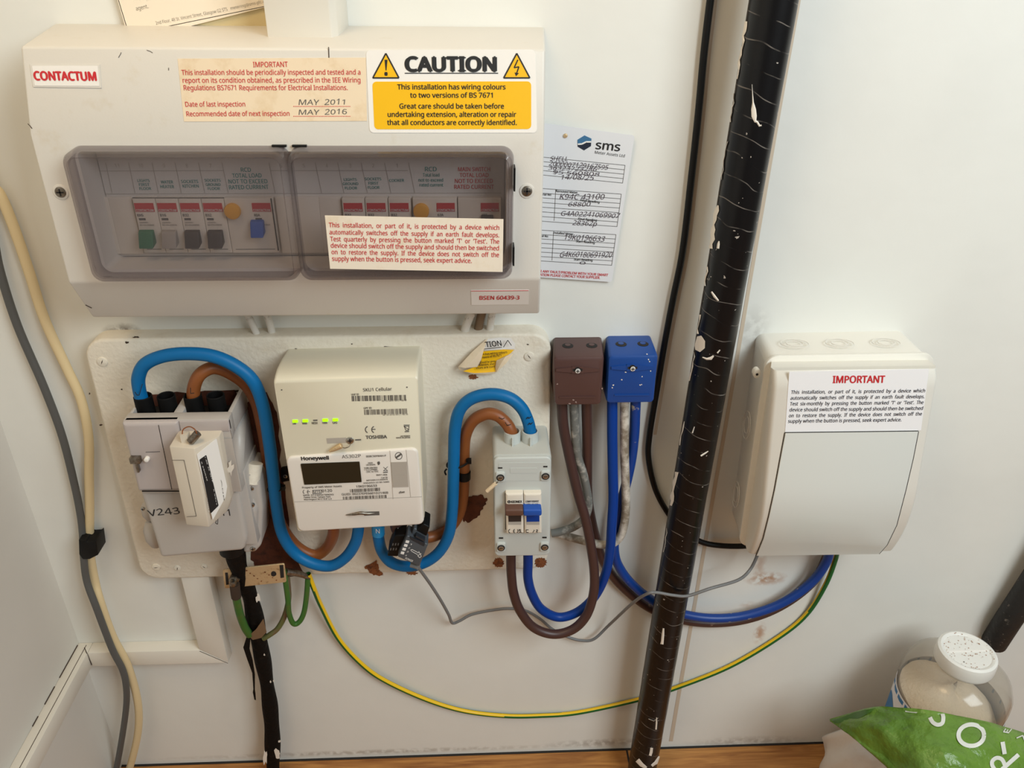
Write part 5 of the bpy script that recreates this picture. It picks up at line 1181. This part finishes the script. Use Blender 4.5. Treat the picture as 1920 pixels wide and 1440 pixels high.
for k in range(90):
    a, r_ = rn.uniform(0, 6.28), .0262*math.sqrt(rn.random()); s_ = rn.uniform(.0003, .0008); x_, y_ = BX+r_*math.cos(a), BY+r_*math.sin(a)
    b = len(mb.v); mb.v += [Vector((x_+s_*math.cos(t)*rn.uniform(.6, 1.3), y_+s_*math.sin(t), .2538 if r_ > .0240 else .2529)) for t in (0, 1.2, 2.5, 3.7, 5)]; mb.face(range(b, b+5))
part('dust_specks', mb, mat('brown_specks', (164, 122, 96), .8), cp)
mb = MB(); mb.box(BX-.0238, BX+.0238, -BY-.0012, -BY+.0002, .2524, .2532); q = part('cap_ridge', mb, M['sticker_white'], cp)
# powder heap inside
mb = MB(); rn = random.Random(2); rs = []
for i in range(9):
    r_ = .0535*(1-i/8.5)
    rs.append([Vector((BX+r_*math.cos(a), BY+r_*math.sin(a), .172+.026*(1-r_/.0535)**.8*(1+.25*math.sin(a*2+1))+rn.uniform(-.0015, .0015)+.012*math.cos(a-2.5)*(r_/.0535))) for a in [2*math.pi*k/32 for k in range(32)]])
base = [Vector((BX+.0535*math.cos(a), BY+.0535*math.sin(a), .006)) for a in [2*math.pi*k/32 for k in range(32)]]
mb.rings([base]+rs); o = part('powder', mb, M['powder'], bt, 'beige powder heap'); o['kind'] = 'stuff'
# wrap-round label
mb = MB(); mb.lathe((BX, BY, 0), [(.0566, .020), (.0571, .021), (.0571, .181), (.0566, .182)], 48, False, False); lb = part('label', mb, M['bottle_label'], bt, 'white and blue wrap label')
def band(z0, z1, a0, a1, m, nm, f=None):
    mb = MB(); rows = []
    for i in range(25):
        a = a0+(a1-a0)*i/24; lo, hi = (z0, z1) if f is None else f(i/24)
        rows.append([Vector((BX+.0575*math.cos(a), BY+.0575*math.sin(a), zz)) for zz in (lo, hi)])
    sheet(mb, rows); part(nm, mb, m, lb)
band(.1745, .1800, 0, 2*math.pi, M['label_blue'], 'blue_band')
band(0, 0, 2.6, 4.2, M['label_blue'], 'blue_splash', lambda u: (.05, .148+.018*math.sin(u*7+.6)*(1-u)))

# green bag lying across white plastic bag
def P3(px, py, d): return at(px, py, d)
gb = thing('green_plant_bag', 'crumpled green plastic bag with large white letters in the bottom right corner', 'bag', (.46, -.21, 0))
TOP = [(1556, 1348, .092), (1590, 1338, .100), (1640, 1325, .112), (1690, 1327, .128), (1745, 1332, .142), (1800, 1343, .148), (1860, 1356, .150), (1925, 1376, .150), (1990, 1400, .150)]
BOT = [(1556, 1352, .094), (1585, 1372, .118), (1620, 1400, .142), (1665, 1440, .170), (1700, 1485, .200), (1750, 1535, .225), (1820, 1580, .240), (1900, 1620, .250), (1980, 1650, .255)]
NR, NC = 14, 33
def samp(L, u):
    t = u*(len(L)-1); i = min(int(t), len(L)-2); t -= i
    P = [Vector(L[max(i-1, 0)]), Vector(L[i]), Vector(L[i+1]), Vector(L[min(i+2, len(L)-1)])]
    return 0.5*((2*P[1])+(P[2]-P[0])*t+(2*P[0]-5*P[1]+4*P[2]-P[3])*t*t+(3*P[1]-P[0]-3*P[2]+P[3])*t**3)
from mathutils import noise
def bag_pt(u, v, puff=1, off=0):
    a, b = samp(TOP, u), samp(BOT, u); q = a+(b-a)*v
    p = at(q.x, q.y, q.z); w_ = math.sin(math.pi*v)*min(1, u*3.2)
    nrm = Vector((-.1, -.55, .8)).normalized()
    cr = noise.noise(Vector((u*5, v*3.0, 1.3)))*.009+noise.noise(Vector((u*13, v*8, 5)))*.006
    return p+nrm*((.020*w_+cr*min(1, u*5+.1))*puff+off)
front = [[bag_pt(i/NC, j/NR) for i in range(NC+1)] for j in range(NR+1)]
back = [[bag_pt(i/NC, j/NR, -.5, -.0008) for i in range(NC+1)] for j in range(NR+1)]
mb = MB(); sheet(mb, front); sheet(mb, back[::-1])
for i in range(NC):
    mb.poly([front[0][i], front[0][i+1], back[0][i+1], back[0][i]]); mb.poly([front[NR][i], front[NR][i+1], back[NR][i+1], back[NR][i]])
for j in range(NR): mb.poly([front[j][0], front[j+1][0], back[j+1][0], back[j][0]]); mb.poly([front[j][NC], front[j+1][NC], back[j+1][NC], back[j][NC]])
part('bag_body', mb, M['bag'], gb, sharp=180)
# find u,v of a photo point on the bag
def bag_hit(px, py, off=.0009):
    u, v = .5, .3
    def pr(p):
        r = p-CAM; k = r.dot(FW); return 960+F*r.dot(RT)/k, 720+F*r.dot(DN)/k
    best = None
    for i in range(NC*2+1):
        for j in range(NR+1):
            x, y = pr(bag_pt(i/NC/2, j/NR)); e = (x-px)**2+(y-py)**2
            if best is None or e < best[0]: best = (e, i/NC/2, j/NR)
    _, u, v = best; h = 1e-3
    for _ in range(6):
        x, y = pr(bag_pt(u, v)); xu, yu = pr(bag_pt(u+h, v)); xv, yv = pr(bag_pt(u, v+h))
        a, b, c, d = (xu-x)/h, (xv-x)/h, (yu-y)/h, (yv-y)/h; det = a*d-b*c
        if abs(det) < 1e-6: break
        u += max(-.05, min(.05, (d*(px-x)-b*(py-y))/det)); v += max(-.05, min(.05, (-c*(px-x)+a*(py-y))/det)); u = max(0, min(1, u)); v = max(0, min(1, v))
    return bag_pt(u, v, 1, off)
mb = MB()
def stroke(pts, w_):
    P = catmull([Vector((*p, 0)) for p in pts], 4) if len(pts) > 2 else [Vector((*pts[0], 0)).lerp(Vector((*pts[1], 0)), k/4) for k in range(5)]
    rows = []
    for i, p in enumerate(P):
        t = (P[min(i+1, len(P)-1)]-P[max(i-1, 0)]).normalized(); n = Vector((-t.y, t.x, 0))*w_/2
        rows.append([bag_hit(p.x+n.x, p.y+n.y), bag_hit(p.x, p.y, .0012), bag_hit(p.x-n.x, p.y-n.y)])
    sheet(mb, rows)
O_ = [(1820.5+24*math.cos(a), 1378.5+20*math.sin(a)) for a in [2*math.pi*i/14 for i in range(15)]]; stroke(O_, 8)
stroke([(1765, 1334), (1768, 1345), (1766, 1356), (1757, 1359), (1748, 1354), (1743, 1345)], 7.5)
stroke([(1697, 1332), (1718, 1334.5)], 6); stroke([(1716, 1335), (1723, 1328.5)], 6)
stroke([(1879, 1391), (1883, 1414)], 8); stroke([(1909, 1415), (1872, 1448)], 8); stroke([(1884, 1436), (1878, 1424), (1868, 1421), (1860, 1427), (1860, 1436), (1868, 1448)], 7.5)
stroke([(1880, 1372), (1891, 1374)], 2.2); stroke([(1881, 1372), (1885, 1366)], 2); stroke([(1886, 1374), (1889, 1368)], 2); stroke([(1890, 1374), (1896, 1367)], 2)
stroke([(1905, 1384), (1917, 1379)], 2.2); stroke([(1917, 1379), (1921, 1390)], 2.2)
part('printed_letters', mb, mat('bag_letters', (218, 218, 210), .4), gb)
mb = MB(); sheet(mb, [[bag_hit(1558+84*k/8, 1349-23*k/8+1.5*math.sin(k), .0012) for k in range(9)], [bag_hit(1560+70*k/8, 1352-16*k/8, .002) for k in range(9)], [bag_hit(1564+58*k/8, 1356-14*k/8+2*math.sin(k*1.3), .0006) for k in range(9)]])
part('folded_edge', mb, mat('bag_fold', (62, 104, 32), .35), gb, 'darker folded edge')
# white plastic bag beneath
def wb(u, v):
    a = Vector((1542, 1395, .020)).lerp(Vector((1700, 1370, .10)), u); b = Vector((1545, 1490, .055)).lerp(Vector((1720, 1560, .17)), u); q = a.lerp(b, v)
    # bulge the left side up so it stands as a soft heap
    p = at(q.x, q.y, q.z); h = math.sin(math.pi*min(1, u*.9+.1))
    p.z = max(p.z, .001); f = noise.noise(Vector((u*6, v*4, 2)))*.008+noise.noise(Vector((u*15, v*9, 7)))*.004
    return p+Vector((-.2, -.6, .7))*f
heap = []
for j in range(15):
    v = j/14; row = []
    for i in range(17):
        u = i/16
        px_ = 1541+u*165+6*math.sin(v*9)*(1-u); top_y = 1384-28*min(1, u*2.2)+(0 if u < .5 else 18*(u-.5))
        d_ = .028+.10*u*.9+.045*v; y_ = top_y+v*120
        p = at(px_, y_, d_); f = noise.noise(Vector((u*6, v*5, 2)))*.009+noise.noise(Vector((u*15, v*11, 7)))*.004
        p = p+Vector((-.15, -.6, .6))*f; p.z = max(p.z, .0015); row.append(p)
    heap.append(row)
mb = MB(); sheet(mb, heap)
bk = [[p+Vector((.004, .006, -.004)) for p in r_] for r_ in heap]
for r_ in bk:
    for p in r_: p.z = max(p.z, .0008); p.y = min(p.y, -.003)
sheet(mb, bk[::-1])
for i in range(16): mb.poly([heap[0][i], heap[0][i+1], bk[0][i+1], bk[0][i]]); mb.poly([heap[14][i], heap[14][i+1], bk[14][i+1], bk[14][i]])
for j in range(14): mb.poly([heap[j][0], heap[j+1][0], bk[j+1][0], bk[j][0]]); mb.poly([heap[j][16], heap[j+1][16], bk[j+1][16], bk[j][16]])
solo('white_plastic_bag', mb, M['white_bag'], 'crumpled white plastic bag on the wooden floor under the green bag', 'bag', sharp=180)
